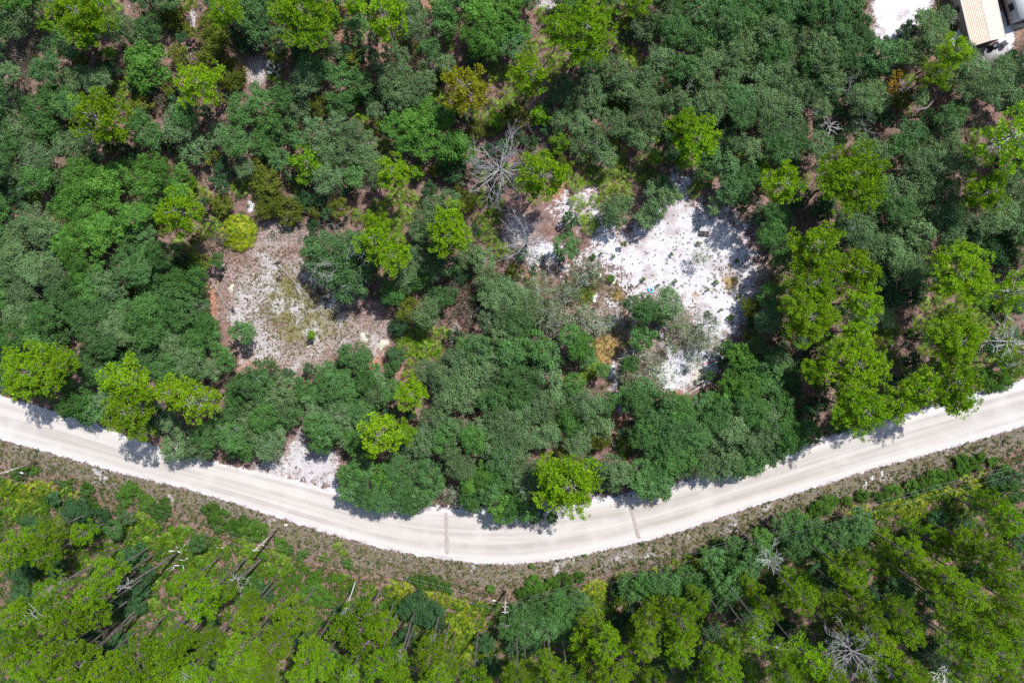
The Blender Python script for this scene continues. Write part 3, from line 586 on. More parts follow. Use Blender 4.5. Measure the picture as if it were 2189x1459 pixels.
'F': '''p 790 90 110,p 890 200 110,p 1260 70 115,s 1050 40 75,d 1090 110 75,s 1040 200 75,g 1240 240 85,s 1120 270 95,g 1060 330 105,s 900 370 95,s 960 330 95,g 890 440 75,s 1390 200 105,s 1470 220 85,r 1300 400 115,g 1220 450 85,s 1520 380 105,k 990 540 10,o 990 540 85,s 1110 560 105,g 1090 620 75,d 930 640 75,m 960 700 60,m 1040 720 60,m 1130 700 60,m 980 780 60,m 1080 790 60,m 1160 780 55,m 990 850 48,m 1080 850 45,m 1180 820 38,d 910 830 65,s 1590 430 105,s 1520 470 95,s 1620 540 85,s 1500 610 75,r 1390 560 80,g 650 840 118,g 480 950 105,d 560 920 60,g 580 1030 105,g 450 1060 105,g 520 1090 95,g 700 1000 85,s 770 1080 105,g 850 1060 95,s 800 1000 75,g 780 910 35,g 880 920 55,s 1130 930 105,s 1230 990 105,s 1330 870 95,s 1390 900 85,g 1440 790 95,s 1400 760 80,s 1530 770 95,s 1600 690 95,g 1350 780 70,s 1230 1100 115,s 1330 1020 95,s 1420 950 95,s 1250 870 80,s 1580 1000 105,s 1560 900 85,s 1640 820 85,s 1500 880 85,s 1350 1120 95,g 1620 1130 95,g 1530 1120 95,s 1440 1070 85,p 1015 1070 95,s 430 1210 105,s 540 1210 95,g 400 1270 95,g 660 1200 105,g 720 1170 95,s 600 1310 105,g 480 1300 95,g 660 1390 95,g 430 1390 85,o 490 1390 45,p 810 1330 130,p 970 1320 68,s 1140 1240 85,g 1230 1290 85,s 1310 1310 105,s 1450 1280 85,g 1400 1370 105,s 1080 1390 105,s 1000 1400 85,g 1200 1370 85,s 1580 1240 105,s 1620 1350 105,s 1500 1400 95,g 1560 1430 85,s 1250 1430 85,g 80 940 95,g 30 1020 95,s 200 1060 95,s 90 1130 105,g 320 1040 85,g 350 1090 70,s 200 1140 105,g 70 1230 105,g 180 1220 95,g 250 1200 80,g 90 1310 95,s 110 1400 115,q 370 700 30,d 1160 460 60,d 1440 480 60,d 880 1200 60,d 1500 1000 60,d 640 1110 60,m 910 30 40,d 1330 300 70,r 1340 480 80,g 1180 160 70,m 1480 60 50,m 1540 120 40''',
'G': '''g 385 140 88,t 520 300 130,t 120 400 100,t 220 420 115,t 380 440 115,s 140 530 110,t 280 560 115,t 480 600 125,t 600 620 95,s 60 560 105,t 330 640 95,s 60 440 85,g 860 520 105,g 900 560 85,s 1040 490 105,t 1060 570 95,t 1110 600 85,d 1000 600 50,g 880 720 95,t 1160 680 80,t 1050 770 70,t 1270 640 105,t 1300 740 100,t 1220 750 85,b 480 770 105,g 420 710 75,g 510 840 75,o 1570 520 75,d 1590 600 60,t 1250 190 75,t 900 820 75,t 1190 870 65,t 1000 950 95,t 960 890 60,t 860 960 95,g 880 1060 105,g 800 890 65,t 940 1020 70,t 760 950 65,g 60 640 105,g 60 800 115,g 170 750 95,g 250 820 95,s 200 880 105,g 50 950 105,g 130 1000 115,s 280 950 85,g 90 1090 115,m 540 930 58,m 580 900 45,m 500 970 45,m 330 1000 38,m 390 1000 33,g 620 930 50,g 440 1010 70,s 430 1100 115,s 330 1090 105,s 240 1120 105,s 190 1190 105,s 80 1220 105,s 320 1250 105,g 420 1270 105,s 520 1150 105,s 560 1220 105,g 640 1140 80,s 600 1290 95,s 260 1340 105,s 130 1340 105,s 470 1380 105,o 600 1360 85,s 50 1420 95,g 780 1090 85,g 850 1150 105,g 960 1150 95,g 1050 1130 95,g 1120 1180 105,g 930 1250 115,g 1030 1270 105,g 1130 1290 105,g 880 1330 105,g 970 1380 115,g 1080 1390 115,g 1210 1240 95,g 1240 1150 80,g 1310 1120 70,g 1220 1340 105,b 1480 830 95,b 1540 880 85,g 1420 780 55,g 1610 790 75,d 1400 790 45,b 1440 1000 85,b 1530 1040 105,g 1600 1000 95,b 1440 1090 95,g 1550 1130 105,g 1390 1180 95,g 1340 1220 105,s 1450 1290 115,s 1560 1290 115,s 1340 1370 115,s 1480 1400 115,s 1600 1400 105,g 1620 1200 105,g 1640 930 75,d 360 860 40,d 190 640 60,d 1300 960 40,d 740 1330 40,d 1380 880 40,d 180 300 30,h 1243 124 20,h 1045 185 15,h 885 345 17,h 545 195 22,h 690 340 27,h 1290 410 17,h 1335 378 16,h 1465 240 24,h 1285 552 33,h 1390 550 15,h 1135 940 17,h 185 250 19,h 1075 355 15,h 1465 455 14,h 800 390 16,h 980 380 17,o 755 120 22,h 605 200 18,h 680 200 13,h 1440 600 24''',
'H': '''g 60 50 105,d 60 150 55,p 340 130 140,p 320 370 155,p 300 590 165,p 600 300 130,p 630 500 105,p 600 690 95,p 590 890 175,p 640 1180 155,p 330 920 75,P 1280 310 170,N 1580 430 120,P 1240 740 165,P 1010 1040 120,P 1200 1000 145,p 850 1130 105,P 1250 1100 110,N 1620 900 90,s 550 60 105,s 640 60 105,s 740 110 105,d 800 60 95,s 880 40 115,s 1010 60 95,s 1200 50 115,s 1350 60 105,d 1450 170 105,d 1560 140 115,s 1640 60 85,s 860 190 115,s 960 160 105,s 760 210 95,d 780 340 105,d 830 430 105,s 930 300 115,d 1010 290 75,d 970 420 85,s 780 590 75,d 720 440 70,m 1130 400 60,m 1180 420 48,m 830 660 65,m 790 690 48,m 1150 500 55,m 1040 510 48,m 1390 670 55,m 1290 530 55,m 1400 560 55,m 880 870 48,m 820 780 55,m 1530 700 55,m 1560 640 55,m 1350 880 60,m 430 730 55,m 390 760 48,m 1230 540 45,m 1500 590 45,m 1440 640 45,m 1000 620 45,m 1300 600 45,d 1600 500 80,d 1560 260 70,s 50 600 105,g 60 450 85,d 100 660 70,g 120 230 75,s 560 600 80,s 690 620 55,g 60 900 95,s 100 860 95,g 160 960 85,g 60 1000 85,d 200 1060 85,g 130 1120 85,s 40 1200 105,g 120 1250 105,d 270 1240 95,g 300 1320 85,g 150 1340 105,s 60 1340 105,g 180 1390 85,d 450 830 60,d 860 1000 60,h 1400 480 60,h 1480 520 60,h 1330 480 50,d 950 860 60,h 1420 950 70,h 1550 1000 60,d 1130 880 70,d 480 560 60,d 480 1000 60,d 120 780 60,h 950 700 45,r 900 620 50,d 1060 700 50,h 1500 820 70,h 1590 850 60,d 1560 900 55,m 1480 870 45,g 1640 700 55,d 1460 760 55,m 1600 960 45,h 1450 1010 60''',
'I': '''T 120 590 115,T 290 510 105,T 500 530 85,T 270 660 95,T 60 680 105,T 660 780 105,T 560 920 115,T 590 1020 105,U 330 860 105,U 230 1000 140,T 60 1040 95,T 380 1090 115,T 80 1190 105,T 1180 830 105,T 1260 950 135,T 1410 890 105,T 350 1280 125,T 480 1340 125,T 150 1340 105,T 60 1290 95,T 880 1330 135,T 1060 1300 135,T 970 1390 115,T 1100 1200 105,T 1330 1210 105,T 1560 1050 115,T 1600 960 85,T 1500 1300 125,T 1600 1380 115,T 640 1390 95,T 1430 1420 95,T 250 1420 95,T 750 1430 90,U 1180 1410 90,d 200 460 85,d 340 290 55,d 470 360 100,h 540 320 105,d 620 430 95,g 720 480 65,d 150 730 125,d 320 690 105,d 850 650 95,d 870 850 95,g 1260 570 58,h 820 270 85,h 930 310 80,h 1040 370 75,h 760 330 60,h 1400 420 80,h 1500 470 75,h 1340 370 55,h 1600 490 70,h 120 140 60,h 200 100 50,h 400 200 60,h 560 230 45,s 800 410 45,k 60 230 65,k 150 240 60,k 230 220 60,k 300 230 50,k 110 300 55,k 200 310 50,k 420 250 40,k 470 270 35,m 900 420 55,m 960 470 48,m 860 480 48,m 1090 520 48,m 1160 500 45,m 1060 560 48,m 980 560 45,m 920 560 45,m 1200 650 45,m 1300 660 48,m 1360 640 42,m 1250 700 45,m 1340 720 45,m 1540 580 55,m 1600 620 55,m 1560 650 48,m 1420 620 38,m 640 700 50,m 540 700 50,m 480 640 45,m 980 970 48,m 1030 1020 48,m 1080 1080 45,m 840 580 45,m 1070 640 40,m 1000 820 40,m 60 400 55,m 130 400 50,m 250 380 45,d 770 960 85,d 880 960 70,d 560 1160 75,d 780 1200 85,d 690 1270 75,d 480 1130 60,d 1180 1300 65,d 1330 1040 55,h 1620 860 85,h 1580 780 60,d 940 760 60,d 1380 1330 60,d 130 900 80''',
'J': '''T 240 1060 145,T 130 1230 115,T 350 1300 125,T 560 1130 105,T 700 1100 145,T 830 1120 105,T 700 1260 165,T 780 1360 105,T 430 1370 85,U 940 1290 80,U 1140 1190 105,T 1120 1300 115,T 920 1420 85,T 60 1400 90,T 1240 1400 90,U 620 1400 80,h 400 880 100,h 340 900 70,h 470 930 70,h 560 800 40,h 840 960 50,d 1050 970 110,d 1130 1030 95,d 990 1000 80,d 1180 1080 60,h 60 520 70,h 160 560 60,h 240 600 50,h 300 650 50,h 600 690 40,m 120 650 50,m 190 680 50,m 100 730 45,m 170 760 45,m 230 730 40,m 210 620 35,m 540 590 25,m 580 630 25,m 460 660 25,m 600 810 45,m 750 870 45,k 890 850 40,k 960 850 45,k 920 900 45,k 1000 870 40,k 1110 890 38,k 1160 900 42,k 1230 920 42,k 1280 950 42,k 1340 980 48,k 1200 970 38,k 1390 1010 45,k 1320 1060 55,k 1260 1090 48,k 1380 1100 55,k 1300 1150 55,k 1410 1170 50,k 1250 1200 50,k 1340 1230 55,k 1430 1240 48,k 1280 1290 50,k 1370 1310 50,k 1460 1080 40,k 1450 980 40,h 900 960 75,h 940 1020 60,h 1060 810 55,h 1140 830 55,h 1220 850 50,h 1000 800 35,h 1520 870 40,h 1430 980 35,d 1480 1200 75,d 1510 1340 70,d 520 1330 75,d 880 1230 70,d 300 1180 60,d 60 880 85,d 560 1010 55,h 300 790 50,h 400 770 40,m 420 1220 50,m 460 1290 45,d 980 1150 55,d 160 1080 60,m 1500 1420 50,m 1400 1400 50,h 720 960 50,g 620 130 95,g 700 90 90,g 620 230 90,g 720 220 95,g 800 290 100,b 830 140 90,g 900 80 100,g 930 190 105,s 1030 100 100,g 1100 130 100,g 1150 200 85,g 900 280 100,g 1000 300 100,g 1080 280 80,g 720 300 80,s 1290 80 90,t 1280 260 70,b 1400 180 100,b 1480 130 100,g 1380 290 75,s 1350 80 90,g 1500 250 90,g 1580 60 90,g 1560 180 90,b 1560 330 85,b 1600 380 75,d 1230 60 55,s 1420 320 65''',
'K': '''g 100 1030 110,g 200 990 105,g 330 960 105,g 450 930 75,g 120 1130 105,g 250 1100 115,g 370 1060 105,g 350 1130 85,d 60 1210 85,g 490 970 70,g 30 1110 90,g 800 850 105,g 900 830 95,d 730 880 70,g 1020 820 105,g 1150 800 95,g 1240 840 80,g 1380 760 105,g 1460 690 105,g 1420 860 115,g 1350 930 95,g 1500 800 95,g 1560 700 95,g 1330 680 90,g 1450 590 70,d 1150 930 95,g 1620 620 85,b 1620 550 80,h 200 850 85,h 290 840 75,h 380 815 70,h 460 800 50,h 110 890 70,h 1350 560 50,h 1280 610 50,h 170 720 32,h 500 650 18,h 565 725 18,k 560 850 48,k 600 890 48,k 620 850 42,k 520 880 38,k 590 940 42,k 450 890 33,k 760 775 33,k 720 780 28,k 1090 710 38,k 1170 690 42,k 1210 700 42,k 1250 690 33,k 950 740 18,T 570 1120 115,T 650 1150 105,T 520 1250 125,T 640 1240 115,T 560 1350 115,T 760 1350 125,T 130 1390 95,T 260 1350 85,U 910 950 80,T 1000 960 95,T 1050 940 70,T 920 1080 115,T 850 1150 95,T 900 1240 95,T 1130 1080 135,T 1130 1200 115,T 1120 1300 80,T 1260 940 70,T 1250 990 70,T 740 950 42,T 1190 870 42,T 1350 1350 115,T 1430 1280 105,U 1480 1180 90,T 1440 1420 115,T 1560 840 70,T 1600 920 80,U 1620 1090 85,U 1590 1190 85,T 300 1430 80,T 40 1430 80,d 720 1080 75,d 700 1200 65,d 1040 1190 75,d 800 1040 75,d 1310 1130 75,d 1000 1380 75,d 1260 1240 65,d 450 1180 60,m 600 1030 45,m 560 980 40,m 680 980 40,m 220 1250 45,m 300 1200 45,m 120 1290 45,m 60 1320 40,m 400 1300 40,d 1200 1400 80,d 460 1400 60,d 1530 1040 80,d 1540 1380 70,d 160 1220 60,s 60 160 100,s 130 90 100,s 170 220 90,d 60 260 75,g 40 330 85,g 130 350 85,d 200 390 55,g 300 410 42,p 410 190 195,s 660 90 100,s 740 130 90,s 690 190 75,g 880 190 95,g 950 130 100,g 1000 200 90,g 1050 80 100,b 920 230 70,b 1010 250 50,g 860 100 75,s 1150 60 100,s 1250 60 100,s 1330 90 95,s 1420 60 90,g 1500 90 80,g 1560 60 90,s 1620 40 65,g 1180 30 90''',
'L': '''T 240 860 130,T 280 940 95,T 540 750 105,T 600 830 105,T 440 690 50,T 790 700 115,T 780 540 75,T 480 990 105,T 570 1080 75,T 690 1020 105,T 730 1190 120,T 790 1280 115,T 900 1010 95,T 930 1130 115,T 980 660 115,T 1090 560 115,T 1250 620 140,T 1340 570 85,T 1210 810 115,T 1090 800 95,T 1240 990 105,U 1220 1210 105,T 1470 330 105,T 1590 440 115,T 1450 590 95,T 1530 660 105,T 1480 810 95,T 1590 830 95,T 1350 910 95,T 1400 1120 125,T 1480 1210 140,T 1560 1050 125,T 1620 970 95,T 1400 1310 105,T 1560 1320 105,T 900 1390 115,T 830 1430 80,T 300 1320 135,T 150 1410 105,T 400 1410 105,T 60 1010 85,T 1020 1430 90,U 100 1250 90,T 1640 1200 95,T 640 690 85,g 620 470 125,g 500 530 120,g 580 560 110,g 400 560 105,g 350 490 80,g 130 450 75,g 200 430 75,h 420 330 75,h 350 370 60,h 470 300 45,h 540 290 45,h 270 420 65,g 230 630 95,d 250 540 70,t 85 680 75,d 60 860 75,d 130 560 65,d 40 560 60,k 650 370 48,k 600 370 42,k 560 390 33,k 860 330 48,k 920 350 55,k 960 390 48,k 1000 310 45,k 1050 300 45,k 1010 410 48,k 1090 270 42,k 1180 250 42,k 1260 260 45,k 1340 190 42,k 1410 210 45,k 1350 240 42,k 1240 310 42,k 1300 150 33,k 1410 140 33,k 790 330 42,k 730 380 33,k 310 475 33,k 130 555 38,h 850 240 65,h 940 220 65,h 1030 210 60,h 760 280 55,h 1100 140 60,h 1180 130 60,h 1270 100 60,h 1370 60 65,h 1460 50 60,h 1250 40 55,h 1550 110 60,h 640 270 45,h 1120 220 50,d 1500 190 75,d 1590 170 70,g 1580 260 75,d 1110 420 75,d 1280 460 70,d 850 860 85,d 900 880 75,d 1040 1230 85,d 1130 1330 75,d 1080 930 60,d 450 850 65,d 350 760 70,d 450 1200 80,d 620 1190 60,d 130 1120 85,d 60 1160 65,d 1380 740 75,d 820 1000 60,d 1300 1100 65,d 960 500 65,m 1150 470 45,m 1240 420 45,m 360 860 45,m 1500 470 45,d 1640 560 60,d 690 880 50,d 1280 1380 70,g 40 20 80,g 110 0 65'''}
KINDS = {  # name, noun, adjectives by size, category, group, height, crown family
    'g': ('green_oak', 'green oak', 'tree', 'green oaks in the scrub', 5.6, 'dense'),
    'e': ('scrub_oak', 'dull green oak', 'tree', 'dull green oaks of the upper right wood', 5.4, 'dense'),
    'b': ('bright_oak', 'bright green oak', 'tree', 'bright green oaks in the scrub', 7.0, 'dense'),
    's': ('silver_oak', 'grey-green oak', 'tree', 'grey-green oaks in the scrub', 5.0, 'silver'),
    'd': ('dark_oak', 'dark oak sapling', 'tree', 'dark oak saplings under the canopy', 2.8, 'dense'),
    'o': ('olive_bush', 'olive-green bush', 'bush', 'olive-green bushes', 3.4, 'dense'),
    'r': ('brown_shrub', 'brownish thin shrub', 'shrub', 'brownish shrubs', 2.8, 'thin'),
    't': ('sparse_oak', 'sparse see-through oak', 'tree', 'sparse oaks round the white sand', 4.2, 'thin'),
    'h': ('low_shrub', 'low leafy shrub', 'shrub', 'low shrubs along the verge', 1.3, 'dense'),
    'y': ('golden_shrub', 'golden-yellow shrub', 'shrub', 'golden-yellow shrubs', 4.0, 'dense'),
    'p': ('pine', 'yellow-green pine', 'tree', 'pines north of the road', 13.0, 'pine'),
    'P': ('pine', 'olive-tinged pine', 'tree', 'pines north of the road', 13.5, 'pine'),
    'N': ('pine', 'thin open pine', 'tree', 'pines north of the road', 14.0, 'open'),
    'O': ('pine', 'orange-yellow pine', 'tree', 'pines north of the road', 12.0, 'pine'),
    'q': ('young_pine', 'small bright young pine', 'tree', 'young pines', 4.0, 'young'),
    'T': ('tall_pine', 'tall pine', 'tree', 'tall pines south of the road', 19.0, 'tall'),
    'U': ('tall_pine', 'thin tall pine', 'tree', 'tall pines south of the road', 19.5, 'open'),
    'm': ('palmetto', 'green palmetto', 'palmetto', 'palmetto clumps', 0.7, 'palm'),
    'k': ('palmetto', 'yellowing palmetto', 'palmetto', 'palmetto clumps', 0.7, 'palm'),
}
PLANTS = []
for tl, txt in DATA.items():
    ox, oy = TILES[tl]
    for e in txt.replace('\n', '').split(','):
        k, x, y, r = e.split()
        if float(r) < 12: continue
        if k == 'g' and tl in 'CD': k = 'e'
        PLANTS.append([k, ox + float(x) / 2.977, oy + float(y) / 2.977, float(r) / 2.977])
# drop near-duplicates of one kind where neighbouring tiles overlap
keep = []
for p in PLANTS:
    if any(q[0] == p[0] and math.hypot(q[1] - p[1], q[2] - p[2]) < 0.45 * min(q[3], p[3]) for q in keep): continue
    keep.append(p)
PLANTS = keep
for q in range(46):
    PLANTS.append([rnd.choice('geebd'), 24 + q * 47.5 + rnd.uniform(-9, 9), -14 + rnd.uniform(-6, 6), rnd.uniform(26, 38)])
    if q % 2: PLANTS.append(['T', 20 + q * 47.5 + rnd.uniform(-12, 12), 1462 + rnd.uniform(-8, 10), rnd.uniform(30, 42)])
PLANTS = [p for p in PLANTS if not (p[2] < 0 and (1850 < p[1] < 2200 or 1140 < p[1] < 1210 or 232 < p[1] < 290 or 360 < p[1] < 470))]
for q in range(17):
    PLANTS.append([rnd.choice('ged'), -12 + rnd.uniform(-5, 5), 20 + q * 48.0 + rnd.uniform(-9, 9), rnd.uniform(26, 36)])
    if 3 < q < 13: PLANTS.append([rnd.choice('ged'), 2202 + rnd.uniform(-5, 5), 20 + q * 48.0 + rnd.uniform(-9, 9), rnd.uniform(26, 36)])
# low scrub and palmetto in the gaps the tall crowns leave
BARE = [(800, 20, 26), (550, 150, 42), (270, 20, 26), (1110, 470, 70), (1185, 555, 60), (1170, 440, 60), (560, 470, 60), (800, 700, 70), (1060, 735, 24), (1325, 900, 40), (1990, 215, 34), (430, 360, 36), (2120, 60, 90), (1292, 745, 50), (680, 975, 95), (1930, 30, 85), (1175, 10, 36), (600, 640, 150), (1450, 560, 190), (1480, 770, 80), (895, 795, 16), (520, 760, 50), (700, 540, 60), (2140, 820, 30)]
tries = 0
while tries < 9000:
    tries += 1
    x, y, r = rnd.uniform(0, 2189), rnd.uniform(0, 1080), rnd.uniform(13, 24)
    if y > yn(x) - 26 or any(math.hypot(x - a, y - b) < c for a, b, c in BARE): continue
    if any(abs(p[1] - x) < 80 and math.hypot(p[1] - x, p[2] - y) < p[3] * (0.70 if p[0] in 'pPNO' else 0.82) + r * 0.62 for p in PLANTS): continue
    PLANTS.append([rnd.choice('mmmmdddoorq' if rnd.random() < 0.5 else 'mmmdorrd'), x, y, r])
PLANTS.append(['m', 511, 497, 40])

LM = [('the round palmetto ring', 511, 497), ('the long fallen log', 655, 635), ('the larger leafless tree', 1065, 350), ('the smaller leafless tree', 1128, 505), ('the lone pine edging white sand', 1158, 380),
      ('the blue hoop', 1391, 620), ('the blackened mat', 1503, 500), ('the tan ribbed roof', 2095, 50), ('the white sandy yard', 1900, 50), ('the golden-yellow shrubs', 1913, 172), ('the orange-yellow pine', 997, 190),
      ('the biggest pine along the top edge', 1250, 70), ('the sandy driveway mouth', 660, 985), ('the straighter road scar', 954, 1140), ('the slanting road scar', 1357, 1118), ('the central utility pole', 1079, 1280), ('the second utility pole', 565, 1155),
      ('the far-left utility pole', 50, 995), ('the twisted white snag', 385, 1190), ('the broken white snag', 735, 1290), ('the leafless tall pine', 1827, 1395), ('the lichen-covered big oak', 728, 560), ('the grey sandy gap', 550, 150),
      ('the two white poles', 1500, 820), ('the lone clearing bush', 517, 712), ('the top left corner', 0, 0), ('the bottom left corner', 0, 1459), ('the bottom right corner', 2189, 1459), ('the left end of the road', 0, 890), ('the right end of the road', 2189, 865),
      ('the pine jutting over the road', 1222, 1030), ('the branchy grey tree at right', 2165, 735), ('the bare white sand scrapes', 1866, 1022), ('the middle of the bottom edge', 1094, 1459), ('the golden grass patch', 1292, 745), ('the green palmetto bed', 898, 735),
      ('the upright fallen-grey log pile', 1625, 545)]
LM = [l for l in LM if l[0] != 'the upright fallen-grey log pile']
def direction(dx, dy):
    a = math.degrees(math.atan2(-dy, dx)) % 360
    return ['right of', 'above right of', 'above', 'above left of', 'left of', 'below left of', 'below', 'below right of'][int(((a + 22.5) % 360) // 45)]
ORD = ['nearest', 'second', 'third', 'fourth', 'fifth', 'sixth', 'seventh', 'eighth', 'ninth', 'tenth', 'eleventh', 'twelfth', 'thirteenth', 'fourteenth', 'fifteenth', 'sixteenth', 'seventeenth', 'eighteenth', 'nineteenth', 'twentieth', 'twenty-first', 'twenty-second', 'twenty-third', 'twenty-fourth']
def label_all(pl):
    buckets = {}
    for i, (k, x, y, r) in enumerate(pl):
        c = [(math.hypot(x - a, y - b), n, a, b) for n, a, b in LM if math.hypot(x - a, y - b) > 14]
        d, n, a, b = min(c)
        buckets.setdefault((KINDS[k][1], n, direction(x - a, y - b)), []).append((d, i))
    out = {}
    for (noun, n, dr), v in buckets.items():
        v.sort()
        for j, (d, i) in enumerate(v):
            r = pl[i][3]
            sz = '' if noun.startswith(('small', 'low', 'sparse')) else ('broad ' if r > 41 else ('small ' if r < 22 else ''))
            out[i] = f'{ORD[j]} {noun} {dr} {n}' + (', broad' if sz == 'broad ' else ', small' if sz == 'small ' else '')
    return out
LABELS = label_all(PLANTS)
LABELS[len(PLANTS) - 1] = 'neat round ring of green palmetto fronds beside the left clearing'
SPECIAL = {'pine jutting': 0}

def pine_height(k, px, py, r, h):
    """tall pines near the road stand behind the verge: lower the crown until the foot does"""
    if k in 'TU':
        h *= rnd.uniform(0.86, 1.1); gap = 88 + rnd.uniform(0, 75)
        while h > 5:
            x, y, _ = at(px, py, h - 2)
            bx, by = proj(x, y)
            if by > ys(bx) + gap: break
            h -= 0.4
    return h

def add_plant(i, k, px, py, r):
    name, noun, cat, grp, h, fam = KINDS[k]
    lab = LABELS[i]
    if k == 'h': r *= rnd.uniform(0.62, 1.12); px += rnd.uniform(-6, 6); py += rnd.uniform(-5, 5)
    m = r * MPP
    if fam == 'palm':
        x, y, _ = at(px, py, 0.6)
        return palmetto(k, x, y, m, lab, grp)
    h *= rnd.uniform(0.72, 1.30) if fam in ('dense', 'silver') else rnd.uniform(0.88, 1.14)
    if fam in ('dense', 'silver', 'thin'):
        if k in 'gsbde': h = max(1.6, min(h, 1.6 + m * 2.0))
        if k in 'oty': h = max(1.2, min(h, 0.9 + m * 1.5))
        if k == 'h': h = 0.55 + 0.55 * m
        sets = OAK[fam]
        r0, var = min(sets, key=lambda s: abs(math.log(max(m, 0.2) / s[0])))
        crown, limbs = var[rnd.randrange(len(var))]
        s = m / r0 * 0.95
        zc = max(0.30 * m, h - 0.42 * m)
        x, y, _ = at(px, py, zc)
        t = thing(name, lab, cat, (x, y, 0), 0, grp)
        rz = rnd.uniform(0, 6.28)
        sz = s * (0.8 if k == 'h' else rnd.uniform(0.9, 1.15))
        link('trunk', TRUNK[rnd.randrange(4)], M['bark'], t, rz=rz, scale=(0.035 + 0.036 * m, 0.035 + 0.036 * m, max(0.15, zc - 0.55 * r0 * sz)))
        link('limbs', limbs, M['pale'] if k in 'st' else M['twig'], t, (0, 0, zc), rz, (s, s, sz))
        link('crown', crown, M[k], t, (0, 0, zc), rz, (s, s, sz))
        if m > 1.7 and rnd.random() < (0.30 if k in 'st' else 0.17 if k in 'ge' else 0):
            link('bare_bough', BOUGH[rnd.randrange(5)], M['soft_pale'], t, (rnd.uniform(-0.4, 0.4) * m, rnd.uniform(-0.4, 0.4) * m, zc + 0.12 * m), rnd.uniform(0, 6.28), rnd.uniform(0.55, 1.0))
        return t
    if fam == 'young':
        h = 1.2 + m * 1.9; crown, br = YOUNG[rnd.randrange(3)]; r0 = 1.1
    else:
        lib = {'pine': PINE, 'open': PINE_OPEN, 'tall': TALL}[fam]
        r0 = 2.6
        if fam == 'pine' and m > 3.7: lib, r0 = PINE_BIG, 4.2
        crown, br = lib[rnd.randrange(len(lib))]
        if fam == 'pine': h = min(h, 5.5 + m * 2.6)
        h = pine_height(k, px, py, r, h)
    s = m / r0 * (0.80 if k in 'TU' else 1.0)
    depth = (1.7 if fam == 'young' else 3.8) * s
    x, y, _ = at(px, py, h - 0.55 * depth)
    t = thing(name, lab, cat, (x, y, 0), 0, grp)
    rz = rnd.uniform(0, 6.28)
    rad = 0.05 + 0.035 * m if fam == 'young' else (0.085 + 0.02 * m)
    link('trunk', PTRUNK[rnd.randrange(4)], M['pbark'], t, rz=rz, scale=(rad, rad, h - 0.3))
    link('branches', br, M['soft_pale'] if k in 'NU' else M['pbark'] if k == 'T' else M['twig'], t, (0, 0, h - 0.3), rz, s)
    link('crown', crown, M['T' if k in 'TU' else 'O' if k == 'O' else 'q' if k == 'q' else 'p'], t, (0, 0, h - 0.3), rz, s)
    return t

def palmetto(k, x, y, m, lab, grp):
    t = thing('palmetto', lab, 'palmetto', (x, y, 0), 0, grp)
    ring = m > 2.2
    n = int(max(6, min(135, (3.0 if ring else 1.75) * math.pi * m * m / 0.62)))
    for j in range(n):
        d = math.sqrt((j + 0.5) / n) * m * 0.92; w = j * 2.39996 + rnd.uniform(-0.3, 0.3)
        o = link('frond', FROND[rnd.randrange(5)], M['R' if ring else k], t, (d * math.cos(w), d * math.sin(w), 0.42 + rnd.uniform(0.0, 0.45) + 0.25 * (1 - d / m)))
        q = rnd.uniform(0.2, 0.75) * (0.5 + 0.6 * d / m)
        o.rotation_euler = (rnd.uniform(-0.35, 0.35), q, w + rnd.uniform(-0.7, 0.7))
        s = rnd.uniform(0.75, 1.1) * (1.0 if m > 0.9 else 0.85); o.scale = (s, s, s)
    return t

for i, (k, px, py, r) in enumerate(PLANTS):
    add_plant(i, k, px, py, r)
# ------------------------------------------------------------------ the big lichen-covered oak by the left clearing
def big_oak():
    crown, limbs = oak_geo(6.3, 30, 22000, 901, card=0.19, twigs=230, overshoot=0.55, loose=1.25, lobe_r=1.18, limb=0.19, flat=0.20)
    x, y, _ = at(728, 562, 6.2)
    t = thing('lichen_oak', 'biggest oak, open crown of silver lichen-covered limbs above the left clearing', 'tree', (x, y, 0))
    link('trunk', TRUNK[1], M['bark'], t, scale=(0.30, 0.30, 3.2))
    link('limbs', limbs, M['soft_pale'], t, (0, 0, 6.2)); link('crown', crown, M['g'], t, (0, 0, 6.2))
    link('bare_bough', dead_geo(903, 6.0, nmain=13, depth=4, thick=0.055, rise=(0.0, 0.3), curl=0.3), M['soft_pale'], t, (0, 0, 6.5))
big_oak()

# ------------------------------------------------------------------ leafless trees and snags
def bare_tree(px, py, h, r0, seed, label, mat='dead', name='leafless_tree', rad=0.16, group=None, **kw):
    x, y, _ = at(px, py, h)
    t = thing(name, label, 'dead tree', (x, y, 0), 0, group)
    link('trunk', PTRUNK[seed % 4], M['pbark'], t, scale=(rad, rad, h))
    link('branches', dead_geo(seed, r0, **kw), M[mat], t, (0, 0, h))
    return t
bare_tree(1069, 360, 6.5, 5.7, 31, 'larger grey leafless tree with branches fanning widely beside palmettos', nmain=22, depth=4, thick=0.11, rise=(0.0, 0.9))
bare_tree(1127, 516, 7.5, 4.1, 32, 'smaller grey leafless tree casting a long trunk shadow over sandy litter', nmain=15, depth=4, thick=0.075, rise=(0.1, 1.2), rad=0.2)
bare_tree(2166, 732, 10.0, 4.6, 33, 'pale leafless tree with sprawling crooked boughs above the right end of the road', 'pale', nmain=9, depth=4, thick=0.08, rise=(0, 0.5), curl=0.2)
bare_tree(1827, 1396, 18.0, 4.2, 34, 'leafless tall pine with a pinkish-grey tangle of twigs among green crowns', 'dead', nmain=16, depth=4, thick=0.06, rise=(-0.2, 0.5))
bare_tree(2019, 1440, 17.0, 2.4, 35, 'small bleached dead treetop near the bottom edge under the right pines', 'white_dead', nmain=9, depth=3, thick=0.04)
